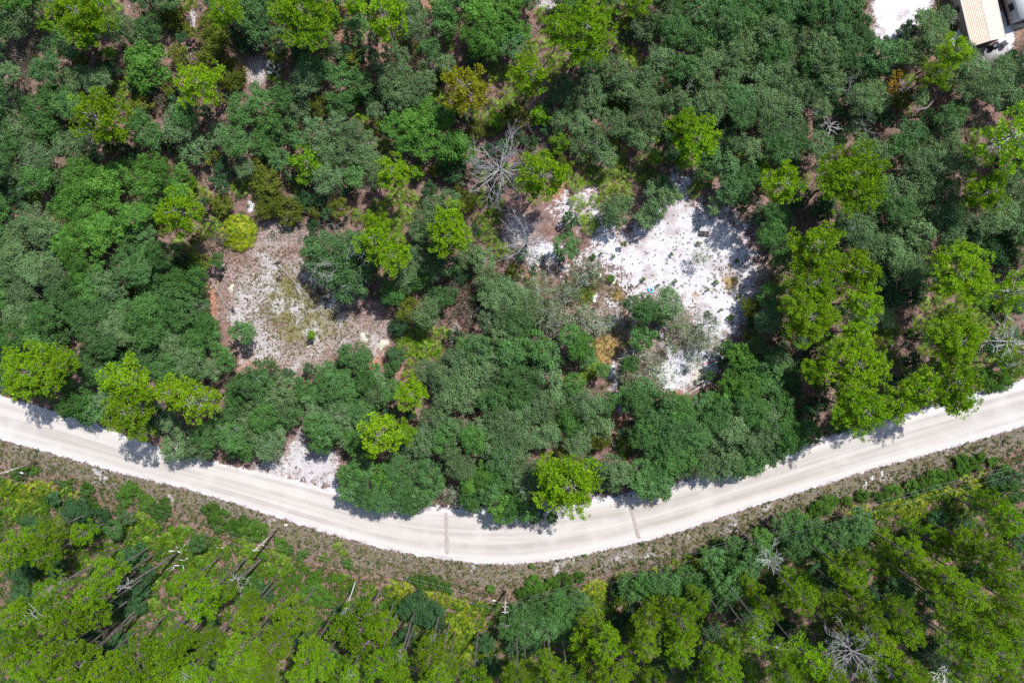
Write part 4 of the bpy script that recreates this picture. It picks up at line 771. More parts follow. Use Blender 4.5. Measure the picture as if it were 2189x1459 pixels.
bare_tree(1820, 192, 4.5, 2.7, 36, 'bare brownish-grey oak with a straggling limb, left of the golden-yellow shrubs', 'dead', 'leafless_oak', 0.09, nmain=8, depth=3, thick=0.06, curl=0.2)
bare_tree(1777, 270, 4.0, 2.0, 37, 'small bleached bare oak between two grey-green oaks, lower left of the golden-yellow shrubs', 'white_dead', 'leafless_oak', 0.07, nmain=7, depth=3, thick=0.05, curl=0.2)
bare_tree(1845, 264, 4.0, 2.1, 38, 'fine-twigged bare oak straight below the straggling bare one', 'dead', 'leafless_oak', 0.07, nmain=8, depth=3, thick=0.04, curl=0.18)
bare_tree(1936, 180, 3.6, 1.4, 39, 'little bare oak just right of the golden-yellow shrubs', 'white_dead', 'leafless_oak', 0.06, nmain=6, depth=3, thick=0.035, curl=0.2)
bare_tree(978, 712, 3.2, 2.2, 40, 'bare oak with forked whitish limbs right of the green palmetto bed', 'white_dead', 'leafless_oak', 0.06, nmain=5, depth=3, thick=0.05, curl=0.22)
bare_tree(1148, 300, 1.0, 2.6, 41, 'low heap of grey fallen brushwood right of the larger leafless tree', 'twig', 'brush_pile', 0.05, nmain=14, depth=3, thick=0.03, rise=(-0.1, 0.3))
bare_tree(1355, 760, 4.0, 1.9, 42, 'bare whitish oak limb reaching over the olive grass near the white chairs', 'white_dead', 'leafless_oak', 0.06, nmain=4, depth=3, thick=0.045, curl=0.2)
bare_tree(722, 655, 2.6, 1.3, 43, 'tiny bare shrub with white twigs below the lichen-covered big oak', 'white_dead', 'leafless_shrub', 0.04, nmain=4, depth=2, thick=0.035, curl=0.25)
bare_tree(1165, 590, 2.4, 2.6, 44, 'low leafless shrub with fine grey twigs below the smaller leafless tree', 'dead', 'leafless_shrub', 0.06, nmain=8, depth=3, thick=0.03)
bare_tree(585, 150, 3.5, 1.9, 45, 'bare lichen-white oak at the right rim of the grey sandy gap', 'white_dead', 'leafless_oak', 0.06, nmain=5, depth=3, thick=0.045, curl=0.22)
bare_tree(1645, 1195, 14.0, 2.2, 46, 'thin greyish-olive treetop with almost bare twigs above the verge thicket', 'pale', 'leafless_tree', 0.12, nmain=14, depth=3, thick=0.03, rise=(0, 1.0))

def path(pts, z, ox, oy, s):
    return np.array([at(ox + x / s, oy + y / s, z) for x, y in pts])
def limb_thing(name, label, segs, mat, ox, oy, s, z=0.25, cat='fallen limb'):
    a = path(segs[0][0], z, ox, oy, s); c = a.mean(0); c[2] = 0
    t = thing(name, label, cat, tuple(c))
    for k, (pts, r) in enumerate(segs):
        p = path(pts, z, ox, oy, s) - c; p[:, 2] += rng.normal(0, 0.05, len(p))
        mb = MB(); mb.tube(p, np.linspace(r, r * 0.5, len(p)), 6); link('bough', mb.mesh('bough', True), M[mat], t)
    return t
limb_thing('twisted_snag', 'twisted bleached white limb lying on palmettos at the foot of a broken pine', [
    ([(75, 520), (130, 495), (200, 490), (280, 490), (340, 510), (420, 525), (462, 565), (440, 600), (395, 630), (375, 690), (385, 790)], 0.15),
    ([(375, 705), (300, 715), (240, 712), (180, 745), (90, 800)], 0.09), ([(240, 715), (215, 770), (160, 800), (130, 880)], 0.07), ([(290, 490), (300, 450), (270, 415)], 0.06),
    ([(340, 505), (345, 460), (380, 430), (400, 380)], 0.06), ([(370, 500), (350, 470), (325, 410)], 0.05), ([(380, 625), (310, 630), (260, 608)], 0.05), ([(130, 495), (125, 460)], 0.05)], 'white_dead', 340, 1110, 7.293, 0.6)
limb_thing('forked_limb', 'small forked bleached limb on palmettos below the second utility pole', [([(1640, 680), (1655, 725), (1710, 715), (1780, 800)], 0.07), ([(1710, 715), (1712, 660)], 0.05)], 'white_dead', 340, 1110, 7.293, 0.6)
def broken_pine(bx, by, tx, ty, label, rad, mat='pbark', tops=True):
    b = np.array(at(bx, by, 0)); q = math.hypot(bx - 1094.5, by - 671) / math.hypot(tx - 1094.5, ty - 671)
    h = CAM_H * (1 - q); e = np.array(at(tx, ty, h)) - b
    t = thing('broken_pine', label, 'dead tree', tuple(b))
    mb = MB(); mb.tube(wiggle((0, 0, 0), e, 7, 0.04, rng), np.linspace(rad, rad * 0.6, 7), 8); link('trunk', mb.mesh('trunk', True), M[mat], t)
    if tops: link('branches', dead_geo(int(bx), 2.0, nmain=4, depth=3, thick=0.06, curl=0.3, rise=(0.2, 1.4)), M['pale'], t, tuple(e))
broken_pine(384, 1177, 262, 1256, 'long bare broken pine trunk leaning away from the twisted white snag', 0.2)
broken_pine(761, 1238, 738, 1303, 'broken white snag with antler-like branches behind the verge', 0.1, 'white_dead')
broken_pine(305, 1288, 170, 1425, 'bare dark pine pole slanting through the lower left pines', 0.17, 'pbark', False)
broken_pine(565, 1190, 508, 1240, 'bare dark pine trunk standing right behind the second utility pole', 0.2, 'pbark', True)

# ------------------------------------------------------------------ fallen logs, sticks and stumps
M['redlog'] = plain('log_red_bark', (0.33, 0.15, 0.09), 0.9, 0.1, 0.4, 5.0)
M['greylog'] = plain('log_weathered', (0.31, 0.27, 0.26), 0.9, 0.1, 0.4, 5.0, bump=0.4)
def log(name, label, pts, r, mat, cat='log', z=None, branches=()):
    p = np.array([at(x, y, 0) for x, y in pts]); c = p.mean(0)
    t = thing(name, label, cat, tuple(c))
    d = p - c; d[:, 2] = (z if z is not None else r * 0.9)
    mb = MB(); mb.tube(d, np.linspace(r, r * 0.6, len(d)), 8); link('stem', mb.mesh('stem', True), M[mat], t)
    for k, (i, dx, dy) in enumerate(branches):
        q = MB(); q.tube([d[i], d[i] + [dx, dy, 0.1]], [r * 0.5, 0.02], 5); link('branch', q.mesh('branch'), M[mat], t)
    return t
log('fallen_log', 'long thin grey fallen log slanting across the left clearing', [(600, 571), (625, 597), (652, 628), (680, 658), (703, 686)], 0.11, 'greylog', branches=((1, 0.6, -0.5), (3, 0.7, 0.2)))
log('fallen_log', 'whitish fallen log on red litter at the left rim of the left clearing', [(444, 588), (460, 612), (475, 638), (491, 662)], 0.13, 'greylog', branches=((1, -1.2, -0.7),))
log('fallen_log', 'pale thin log leaning below the lichen-covered big oak shade', [(745, 640), (735, 665), (723, 697)], 0.09, 'greylog')
log('fallen_log', 'short pale log pointing at the lower rim of the left clearing', [(601, 760), (606, 775), (615, 797)], 0.09, 'greylog')
log('stick', 'reddish rotten stick on grass in the middle of the left clearing', [(572, 722), (582, 728), (593, 736)], 0.07, 'redlog', 'stick')
log('stick', 'reddish stick lying above the round oak below the left clearing', [(688, 726), (700, 736), (704, 741)], 0.06, 'redlog', 'stick')
log('stick', 'thin stick on the red litter at lower left of the left clearing', [(522, 764), (535, 760), (549, 755)], 0.06, 'greylog', 'stick')
log('stick', 'white stick lying flat on red litter above the lower oaks', [(555, 772), (575, 772)], 0.06, 'greylog', 'stick')
log('stick', 'short white stick near the top of the left clearing', [(630, 553), (626, 566)], 0.07, 'greylog', 'stick')
log('stick', 'short white stick touching the round oak top', [(745, 722), (746, 735)], 0.07, 'greylog', 'stick')
log('stick', 'pale stick on red litter right of the round oak', [(790, 753), (801, 763)], 0.08, 'greylog', 'stick')
log('fallen_log', 'pale barkless log lying by the wires left of the second utility pole', [(464, 1169), (478, 1170), (494, 1170)], 0.14, 'white_dead')
log('fallen_log', 'silvery split stump lying at the right rim of the white sand', [(1636, 545), (1631, 552), (1628, 558)], 0.2, 'greylog')
log('thin_pole', 'thin pale pole on shaded litter right of the rear white chair', [(1425, 692), (1433, 707), (1441, 723)], 0.045, 'greylog', 'pole')
log('fallen_log', 'long dark fallen trunk crossing red litter below the golden-yellow shrubs', [(2022, 198), (1990, 212), (1970, 236), (1945, 243), (1925, 262)], 0.2, 'pbark', z=1.6, branches=((1, 2.0, 1.4), (3, 1.8, 0.3)))
M['white_pipe'] = plain('white_pipe', (0.72, 0.72, 0.68), 0.4, 0.5, 0.06)
for lab, pts in (('upper of two crossed long white poles at the lower rim of the white sand', [(1468, 845), (1500, 822), (1535, 799)]), ('lower of two crossed long white poles at the lower rim of the white sand', [(1467, 843), (1500, 826), (1537, 804)])):
    log('white_pole', lab, pts, 0.05, 'white_pipe', 'pole', z=0.16 if 'upper' in lab else 0.05)
M['stump'] = plain('stump_cut', (0.55, 0.50, 0.47), 0.9, 0.1, 0.35, 6)
M['char'] = plain('charred', (0.022, 0.022, 0.026), 0.85, 0.2, 0.4, 5.0, c2=(0.06, 0.055, 0.06), bump=0.5)
def stump(px, py, r, h, label):
    x, y, _ = at(px, py); t = thing('stump', label, 'stump', (x, y, 0))
    mb = MB(); mb.lathe([(r * 1.4, 0), (r * 1.1, h * 0.3), (r, h)], 9); link('bole', mb.mesh('bole'), M['pbark'], t)
    mb = MB(); mb.lathe([(r * 0.96, h + 0.004), (r * 0.9, h + 0.02)], 9); link('cut_face', mb.mesh('cut_face'), M['stump'], t)
stump(1514, 667, 0.2, 1.3, 'pale cut stump poking out of a dark bush on the white sand')
stump(1530, 680, 0.17, 0.9, 'pale cut stump beside its dark shadow on pink sand')
for px, py, lab in ((498, 664, 'charred forked stump at the foot of the whitish fallen log'), (594, 562, 'dark burnt stump at the upper end of the long fallen log'), (594, 597, 'small dark burnt stump left of the long fallen log'), (477, 577, 'small black stump under the oaks at the upper left of the left clearing')):
    x, y, _ = at(px, py); t = thing('burnt_stump', lab, 'stump', (x, y, 0))
    mb = MB(); mb.lathe([(0.3, 0), (0.2, 0.15), (0.12, 0.4)], 7); link('bole', mb.mesh('bole'), M['char'], t)
    for k in range(3):
        w = rnd.random() * 6.28; mb = MB(); mb.tube([(0, 0, 0.12), (0.5 * math.cos(w), 0.5 * math.sin(w), 0.1), (0.75 * math.cos(w + 0.3), 0.75 * math.sin(w + 0.3), 0.04)], [0.1, 0.08, 0.03], 5); link('root', mb.mesh('root'), M['char'], t)

# spoil heaps of cream sand
M['cream'] = plain('cream_sand', (0.50, 0.465, 0.375), 0.95, 0.1, 0.15, 3.0, bump=0.5)
def mound(px, py, r, label):
    x, y, _ = at(px, py); g = np.random.default_rng(int(px)); K_, J = 8, 20
    v = [(0, 0, 0.26)]
    ph = g.uniform(0, 6.28, 3); ring = []
    for k in range(1, K_):
        for j in range(J):
            w = 6.2832 * j / J; q = r * k / (K_ - 1) * (1 + 0.25 * math.sin(2 * w + ph[0]) + 0.15 * math.sin(3 * w + ph[1]))
            v.append((q * math.cos(w), q * math.sin(w), 0.26 * max(0.0, math.cos(k / (K_ - 1) * 1.5708)) ** 1.3 - (0.02 if k == K_ - 1 else 0) + g.normal(0, 0.012)))
    f = [[0, 1 + j, 1 + (j + 1) % J] for j in range(J)] + [[1 + (k - 1) * J + j, 1 + k * J + j, 1 + k * J + (j + 1) % J, 1 + (k - 1) * J + (j + 1) % J] for k in range(1, K_ - 1) for j in range(J)]
    tag(link('sand_mound', mesh('sand_mound', v, f, smooth=True), M['cream'], None, (x, y, 0)), label, 'sand mound')
mound(494, 616, 0.55, 'cream sand mound beside the whitish fallen log'); mound(777, 722, 0.7, 'cream sand mound above the round oak'); mound(818, 735, 0.85, 'larger cream sand mound at the right tip of the left clearing'); mound(1492, 806, 1.2, 'broad cream sand mound above the two white poles')
mound(658, 742, 0.25, 'little white sand mound in the left clearing grass'); mound(541, 586, 0.22, 'little pale sand mound near the top of the left clearing')

# ------------------------------------------------------------------ camp things round the white sand
def pl(name, c, **k): return plain(name, c, k.get('rough', 0.4), k.get('spec', 0.5), k.get('var', 0.12), 6.0, metal=k.get('metal', 0.0))
M['wplastic'], M['blue'], M['navy'] = pl('white_plastic', (0.76, 0.78, 0.76)), pl('bright_blue_plastic', (0.02, 0.50, 0.78)), pl('navy_plastic', (0.02, 0.08, 0.17))
M['yellow'], M['pink'], M['redp'], M['grey'], M['rust'], M['brick'] = pl('yellow_plastic', (0.72, 0.66, 0.05)), pl('pink_plastic', (0.75, 0.12, 0.22)), pl('red_webbing', (0.62, 0.05, 0.06)), pl('grey_metal', (0.5, 0.52, 0.55), metal=0.4), plain('rusty_iron', (0.30, 0.13, 0.09), 0.9, 0.2, 0.4, 8), plain('brick_clay', (0.58, 0.30, 0.18), 0.9, 0.2, 0.3)
M['dcloth'] = plain('dark_cloth', (0.05, 0.05, 0.07), 0.9, 0.1, 0.4, c2=(0.22, 0.21, 0.24))
x, y, _ = at(1391, 620); t = thing('hoop', 'bright blue plastic hoop lying on the sand', 'hoop', (x, y, 0), 0.4)
mb = MB(); mb.lathe([(0.33 + 0.085 * math.cos(a), 0.085 + 0.085 * math.sin(a)) for a in np.linspace(0, 2 * math.pi, 9)[:-1]], 28, closed=True)
link('ring', mb.mesh('ring', True), M['blue'], t)
mb = MB(); mb.box((0.33, 0.0, 0.15), (0.19, 0.12, 0.06)); link('valve', mb.mesh('valve'), M['wplastic'], t)

def chair(px, py, rz, label, lounge=False):
    x, y, _ = at(px, py); t = thing('white_chair', label, 'chair', (x, y, 0), rz)
    L = 0.62 if lounge else 0.5; w = 0.56
    mb = MB(); mb.box((0, 0, 0.40), (L, w, 0.04)); link('seat', mb.mesh('seat'), M['wplastic'], t)
    for k in range(4):
        mb = MB(); mb.box((-L / 2 - 0.04 - (0.07 if lounge else 0.02) * k, 0, 0.47 + 0.11 * k), (0.035, w, 0.095), ry=-0.3 if lounge else -0.15); link('back_slat', mb.mesh('back_slat'), M['wplastic'], t)
    if lounge:
        for k in range(4):
            mb = MB(); mb.box((L / 2 + 0.09 + 0.13 * k, 0, 0.39 - 0.03 * k), (0.11, w * 0.95, 0.03)); link('foot_slat', mb.mesh('foot_slat'), M['wplastic'], t)
    for s in (-1, 1):
        mb = MB(); mb.box((-0.02, s * (w / 2 + 0.02), 0.62), (L + 0.06, 0.06, 0.035)); link('armrest', mb.mesh('armrest'), M['wplastic'], t)
        for q in (-1, 1):
            mb = MB(); mb.tube([(q * (L / 2 - 0.03), s * w / 2 * 0.9, 0.4), (q * (L / 2 + 0.05), s * w / 2, 0)], [0.03, 0.025], 6); link('leg', mb.mesh('leg'), M['wplastic'], t)
chair(1271, 634, -1.75, 'white slatted plastic lounge chair on grass beside the rusty crate', True)
chair(1413, 717, 0.1, 'white plastic armchair beside the yellow and pink toy chest')
x, y, _ = at(1426, 724); t = thing('toy_chest', 'yellow plastic toy chest with a pink lid panel', 'toy chest', (x, y, 0), 0.15)
mb = MB(); mb.box((0, 0, 0.16), (0.72, 0.46, 0.32)); link('tub', mb.mesh('tub'), M['yellow'], t)
mb = MB(); mb.box((0.15, 0.06, 0.335), (0.34, 0.28, 0.025)); link('lid', mb.mesh('lid'), M['pink'], t)
mb = MB(); mb.box((-0.2, 0, 0.335), (0.28, 0.4, 0.02)); link('lid_panel', mb.mesh('lid_panel'), M['wplastic'], t)
mb = MB(); mb.tube([(-0.38, -0.1, 0.25), (-0.44, 0, 0.25), (-0.38, 0.1, 0.25)], 0.015, 5); link('handle', mb.mesh('handle'), M['redp'], t)
def pail(px, py, r, h, mat, label, name='bucket'):
    x, y, _ = at(px, py); t = thing(name, label, 'bucket', (x, y, 0))
    mb = MB(); mb.lathe([(r * 0.8, 0), (r, h), (r * 0.93, h), (r * 0.74, 0.03)], 16); link('shell', mb.mesh('shell'), M[mat], t)
    mb = MB(); mb.lathe([(r * 1.04 + 0.02 * math.cos(a), h + 0.02 * math.sin(a)) for a in np.linspace(0, 6.283, 7)[:-1]], 16, closed=True); link('rim', mb.mesh('rim'), M[mat], t)
    mb = MB(); mb.tube([(r * math.cos(a), 0.25 * r, h + 0.02 + 0.5 * r * math.sin(a)) for a in np.linspace(0, math.pi, 8)], 0.012, 4); link('bail', mb.mesh('bail'), M['grey'], t)
pail(1402.5, 702.5, 0.24, 0.32, 'grey', 'round grey metal pail at the end of the broken pale frame')
pail(1470, 737, 0.30, 0.36, 'navy', 'dark blue round tub in the shade left of the sparse oak')
x, y, _ = at(1410, 693); t = thing('broken_ladder', 'broken pale ladder-like frame leaning out of the grey pail', 'frame', (x, y, 0), 0.66)
for s in (-0.13, 0.13):
    mb = MB(); mb.tube([(-0.65, s, 0.15), (0.6, s * 1.4, 0.08)], 0.03, 6); link('rail', mb.mesh('rail'), M['greylog'], t)
for k in range(5):
    mb = MB(); mb.tube([(-0.5 + 0.24 * k, -0.15, 0.14), (-0.46 + 0.24 * k, 0.16, 0.12)], 0.02, 5); link('rung', mb.mesh('rung'), M['greylog'], t)
x, y, _ = at(1244.5, 636); t = thing('rusty_crate', 'open rusty-red crate of clutter left of the white lounge chair', 'crate', (x, y, 0), -0.1)
mb = MB(); mb.box((0, 0, 0.18), (0.85, 0.55, 0.36)); link('body', mb.mesh('body'), M['rust'], t)
for k in range(4):
    mb = MB(); mb.box((-0.33 + 0.22 * k, 0, 0.375), (0.17, 0.5, 0.03)); link('slat', mb.mesh('slat'), M['rust'], t)
pail(1237.5, 640, 0.13, 0.2, 'blue', 'small light blue pot at the corner of the rusty crate', 'pot')
x, y, _ = at(1246, 603); t = thing('tarp_heap', 'dark grey crumpled tarp under the sparse oaks', 'tarp', (x, y, 0), 0.2)
def sheet(w, d, z, seed, amp, holes=0):
    g = np.random.default_rng(seed); n, m = 13, 9
    gxx, gyy = np.meshgrid(np.linspace(-w / 2, w / 2, n), np.linspace(-d / 2, d / 2, m))
    zz = z + g.normal(0, amp, gxx.shape); e = np.maximum(abs(gxx) / (w / 2), abs(gyy) / (d / 2)); zz = np.where(e > 0.95, 0.02, zz)
    v = np.stack([gxx + g.normal(0, 0.02, gxx.shape), gyy + g.normal(0, 0.03, gxx.shape), np.maximum(zz, 0.015)], -1).reshape(-1, 3); i = np.arange(n * m).reshape(m, n)
    return mesh('sheet', v, np.stack([i[:-1, :-1], i[:-1, 1:], i[1:, 1:], i[1:, :-1]], -1).reshape(-1, 4))
link('sheet', sheet(1.5, 0.7, 0.3, 5, 0.10), M['dcloth'], t)
for k in range(3):
    mb = MB(); mb.tube([(-0.7 + 0.6 * k, -0.3, 0.35), (-0.4 + 0.6 * k, 0.35, 0.38)], 0.02, 5); link('strut', mb.mesh('strut'), M['grey'], t)
x, y, _ = at(1504, 500); t = thing('burnt_mat', 'blackened rectangular mat with pale blotches on the white sand', 'mat', (x, y, 0), -0.1)
link('sheet', sheet(1.75, 0.92, 0.16, 8, 0.05), M['char'], t)
for k in range(9):
    mb = MB(); mb.box((rnd.uniform(-0.7, 0.7), rnd.uniform(-0.32, 0.32), 0.2), (rnd.uniform(0.08, 0.2), rnd.uniform(0.06, 0.14), 0.05), rz=rnd.random() * 3); link('scrap', mb.mesh('scrap'), M['greylog'], t)
# fire ring
x, y, _ = at(1268, 663); t = thing('fire_ring', 'dark iron fire ring with ash beside orange bricks', 'fire ring', (x, y, 0))
mb = MB(); mb.lathe([(0.40, 0), (0.40, 0.22), (0.36, 0.22), (0.36, 0.02)], 18); link('band', mb.mesh('band'), M['char'], t)
for k in range(4):
    mb = MB(); mb.tube([(-0.3, -0.2 + 0.13 * k, 0.1), (0.3, -0.25 + 0.16 * k, 0.16)], 0.045, 6); link('ember_log', mb.mesh('ember_log'), M['char'], t)
def brick(px, py, rz, label, sc=1.0):
    x, y, _ = at(px, py); t = thing('block', label, 'block', (x, y, 0), rz)
    mb = MB()
    for s in (-1, 1): mb.box((0, s * 0.13 * sc, 0.1), (0.44 * sc, 0.05, 0.2))
    for s in (-1, 0, 1): mb.box((s * 0.195 * sc, 0, 0.1), (0.05, 0.208 * sc, 0.196))
    link('shell', mb.mesh('shell'), M['brick'], t)
brick(1266, 671, 0.1, 'orange clay block below the fire ring'); brick(1335.5, 667, 0.3, 'upper of two orange clay blocks left of the dark oak shade'); brick(1334.5, 671, -0.4, 'lower of two orange clay blocks left of the dark oak shade')
for px, py, lab in ((1281, 593, 'larger white paper scrap among sparse oaks'), (1284, 587, 'smaller white paper scrap among sparse oaks'), (611, 1121, 'crumpled white litter on the verge above the second utility pole'), (1500, 1420, 'scrap of white litter under tall pines by the bottom edge')):
    x, y, _ = at(px, py); m_ = sheet(0.5, 0.36, 0.12, int(px), 0.08); tag(link('litter_scrap', m_, M['wplastic'], None, (x, y, 0), 0.5), lab, 'litter')
# red webbing
x, y, _ = at(1515, 772); t = thing('red_strap', 'tangled red strap running over sand into the oak shade', 'strap', (x, y, 0))
for pts in ([(810, 872), (860, 866), (920, 850), (990, 838), (1060, 822), (1110, 806), (1145, 790)], [(975, 790), (1005, 790), (1015, 806), (1010, 835)], [(1110, 806), (1140, 812), (1160, 826)], [(1155, 870), (1140, 940), (1130, 1000)]):
    p = path(pts, 0.06, 1380, 660, 7.295) - np.array([x, y, 0]); mb = MB(); mb.tube(p, 0.055, 5); link('length', mb.mesh('length'), M['redp'], t)
# roadside box
x, y, _ = at(1469, 1017); t = thing('roadside_post', 'short dark post with a blue box at the shaded road edge', 'post', (x, y, 0), 0.4)
mb = MB(); mb.tube([(0, 0, 0), (0, 0, 1.1)], 0.06, 8); link('post', mb.mesh('post'), M['char'], t)
mb = MB(); mb.box((0.12, 0, 1.22), (0.5, 0.2, 0.22)); link('box', mb.mesh('box'), M['navy'], t)

# ------------------------------------------------------------------ utility poles and wires
M['pole'] = plain('pole_wood', (0.27, 0.20, 0.17), 0.85, 0.15, 0.3, 2.0, c2=(0.36, 0.31, 0.28))
M['porcelain'] = pl('porcelain', (0.55, 0.58, 0.58), var=0.03); M['wire'] = pl('wire_alu', (0.24, 0.29, 0.29), metal=0.3)
POLES = [(79, 987, 9.3, 'utility pole at far left whose top leans past the edge'), (591, 1133, 9.3, 'second utility pole with a reddish foot at the lower left verge'), (1080.5, 1262, 8.0, 'central utility pole behind the bend of the road'), (2228, 947, 9.3, 'utility pole at the right edge where the wires leave')]
PT = []
for px, py, h, lab in POLES:
    x, y, _ = at(px, py); PT.append((x, y, h)); t = thing('utility_pole', lab, 'utility pole', (x, y, 0), 0, 'utility poles along the verge')
    mb = MB(); mb.tube([(0, 0, 0), (0, 0, h * 0.5), (0, 0, h)], [0.165, 0.145, 0.115], 10); link('shaft', mb.mesh('shaft'), M['pole'], t)
    for s in (-1, 1):
        for zz in (0.97, 0.73):
            mb = MB(); mb.tube([(s * 0.14, 0, zz * h), (s * 0.30, -0.02, zz * h), (s * 0.52, -0.03, zz * h - 0.02)], [0.03, 0.05, 0.03], 8); link('insulator', mb.mesh('insulator'), M['porcelain'], t)
    mb = MB(); mb.lathe([(0.05, h), (0.09, h + 0.06), (0.06, h + 0.2), (0.0, h + 0.24)], 8); link('cap', mb.mesh('cap'), M['porcelain'], t)
    mb = MB(); mb.lathe([(0.175, 0.6 * h - 0.05), (0.175, 0.6 * h + 0.05)], 10); link('band', mb.mesh('band'), M['grey'], t)
SPN = ['the far left and second poles', 'the second and central poles', 'the central pole and the right edge']
for i in range(3):
    (x0, y0, h0), (x1, y1, h1) = PT[i], PT[i + 1]
    for zz, nm in ((0.97, 'top'), (0.73, 'middle'), (0.60, 'lowest')):
        a, b = np.array([x0, y0, h0 * zz]), np.array([x1, y1, h1 * zz]); u = np.linspace(0, 1, 24)[:, None]
        p = a * (1 - u) + b * u; p[:, 2] -= 4 * 0.55 * (u * (1 - u))[:, 0]
        c = a.copy(); c[2] = 0
        t = thing('utility_wire', f'{nm} overhead wire strung between {SPN[i]}', 'wire', tuple(c), 0, 'overhead wires along the verge')
        mb = MB(); mb.tube(p - c, 0.008 if nm != 'lowest' else 0.010, 5, False); link('cable', mb.mesh('cable'), M['wire'], t)
        if nm == 'lowest' and i < 2:
            q = (p - c)[-2] if i == 1 else (p - c)[1]
            mb = MB(); mb.tube([q + [-0.35, 0.08, 0], q + [0.1, -0.02, -0.02]], [0.12, 0.1], 8); link('splice_case', mb.mesh('splice_case'), M['porcelain'], t)

# ------------------------------------------------------------------ buildings at the upper right
M['tanwall'] = plain('tan_siding', (0.40, 0.32, 0.27), 0.6, 0.3, 0.1); M['tanroof'] = plain('tan_metal_roof', (0.60, 0.475, 0.37), 0.5, 0.4, 0.07, 0.4); M['dark'] = plain('dark_opening', (0.03, 0.03, 0.035), 0.6, 0.3); M['trimw'] = pl('white_trim', (0.7, 0.68, 0.64)); M['conc'] = plain('concrete', (0.47, 0.40, 0.33), 0.9, 0.15, 0.2, 2.0); M['ac'] = pl('unit_grey', (0.42, 0.48, 0.50))
def shed():
    e = 3.0
    bl, br = np.array(at(2077, 100, e)), np.array(at(2149, 81, e)); tl_ = np.array(at(2049, 0, e))
    ux = br - bl; W = np.linalg.norm(ux); ux /= W; uy = np.array([-ux[1], ux[0], 0]); Lh = 17.0; rz = math.atan2(ux[1], ux[0])
    t = thing('tan_building', 'long tan building with a ribbed metal gable roof at the upper right', 'building', (bl[0], bl[1], 0), rz)
    ov, hr = 0.25, 0.75
    mb = MB()
    for x0 in (ov, W - ov): mb.box((x0, Lh / 2, e / 2), (0.12, Lh - 2 * ov, e - 0.02))
    link('side_wall', mb.mesh('side_wall'), M['tanwall'], t)
    g = MB(); g.add([(ov, ov, 0), (W - ov, ov, 0), (W - ov, ov, e - 0.03), (W / 2, ov, e + hr - 0.08), (ov, ov, e - 0.03), (ov, ov + 0.12, 0), (W - ov, ov + 0.12, 0), (W - ov, ov + 0.12, e - 0.03), (W / 2, ov + 0.12, e + hr - 0.08), (ov, ov + 0.12, e - 0.03)], [[0, 1, 2, 3, 4], [9, 8, 7, 6, 5], [2, 7, 8, 3], [3, 8, 9, 4]])
    link('gable_wall', g.mesh('gable_wall'), M['tanwall'], t)
    mb = MB(); mb.box((W * 0.45, ov - 0.03, 1.15), (W * 0.62, 0.05, 2.3)); link('doorway', mb.mesh('doorway'), M['dark'], t)
    n = 4
    for side in (0, 1):
        pw = W / 2 / n
        for k in range(n):            # lengthwise sheets of ribbed metal
            mb = MB(); prof = []; ribs = 3
            for r_ in range(ribs):
                c = k * pw + (r_ + 0.5) * pw / ribs
                prof += [(c - pw / ribs * 0.5 + 0.003, 0), (c - 0.035, 0), (c - 0.02, 0.035), (c + 0.02, 0.035), (c + 0.035, 0)]
            prof.append(((k + 1) * pw - 0.003, 0)); q = len(prof)
            v = [(d_ if side == 0 else W - d_, yy, e + hr * d_ / (W / 2) + zz) for yy in (0, Lh) for d_, zz in prof]
            mb.add(v, [[i, i + 1, q + i + 1, q + i] for i in range(q - 1)]); link('roof_sheet', mb.mesh('roof_sheet'), M['tanroof'], t)
    mb = MB(); v = [(W / 2 + a_, yy, e + hr + 0.045 - 0.28 * abs(a_)) for yy in (-0.02, Lh) for a_ in (-0.2, 0, 0.2)]
    mb.add(v, [[0, 1, 4, 3], [1, 2, 5, 4]]); link('ridge_cap', mb.mesh('ridge_cap'), M['tanroof'], t)
    for x0 in (-0.03, W + 0.03):
        mb = MB(); mb.box((x0, Lh / 2, e - 0.05), (0.1, Lh, 0.16)); link('gutter', mb.mesh('gutter'), M['trimw'], t)
    for k in range(2):
        mb = MB(); mb.box((ov - 0.075, 6.2 + 3.5 * k, 1.6), (0.04, 0.9, 1.0)); f_ = link('window', mb.mesh('window'), M['dark'], t)
        mb = MB(); mb.box((ov - 0.085, 6.2 + 3.5 * k, 1.05), (0.09, 1.1, 0.07)); link('sill', mb.mesh('sill'), M['trimw'], f_)
shed()
x, y, _ = at(2144, 95); t = thing('storage_box', 'white upright storage box at the lower right corner of the tan building', 'box', (x, y, 0), 0.27)
mb = MB(); mb.box((0, 0, 0.6), (0.6, 0.75, 1.2)); link('body', mb.mesh('body'), M['wplastic'], t); mb = MB(); mb.box((0, 0, 1.23), (0.66, 0.8, 0.06)); link('lid', mb.mesh('lid'), M['wplastic'], t)
x, y, _ = at(2122, 101); t = thing('garden_tractor', 'small dark machine parked below the gable of the tan building', 'machine', (x, y, 0), 0.5)
mb = MB(); mb.box((0, 0, 0.5), (1.3, 0.55, 0.4)); link('hood', mb.mesh('hood'), M['char'], t); mb = MB(); mb.box((-0.45, 0, 0.85), (0.35, 0.45, 0.35)); link('seat', mb.mesh('seat'), M['dcloth'], t)
for a in (-0.45, 0.45):
    for s in (-0.36, 0.36):
        mb = MB(); mb.tube([(a, s - 0.09, 0.28), (a, s + 0.09, 0.28)], 0.28, 14); link('wheel', mb.mesh('wheel'), M['char'], t)
x, y, _ = at(2049, 80, 1.0); t = thing('covered_boat', 'white covered boat half hidden by oaks left of the tan building', 'boat', (x, y, 0), 0.9)
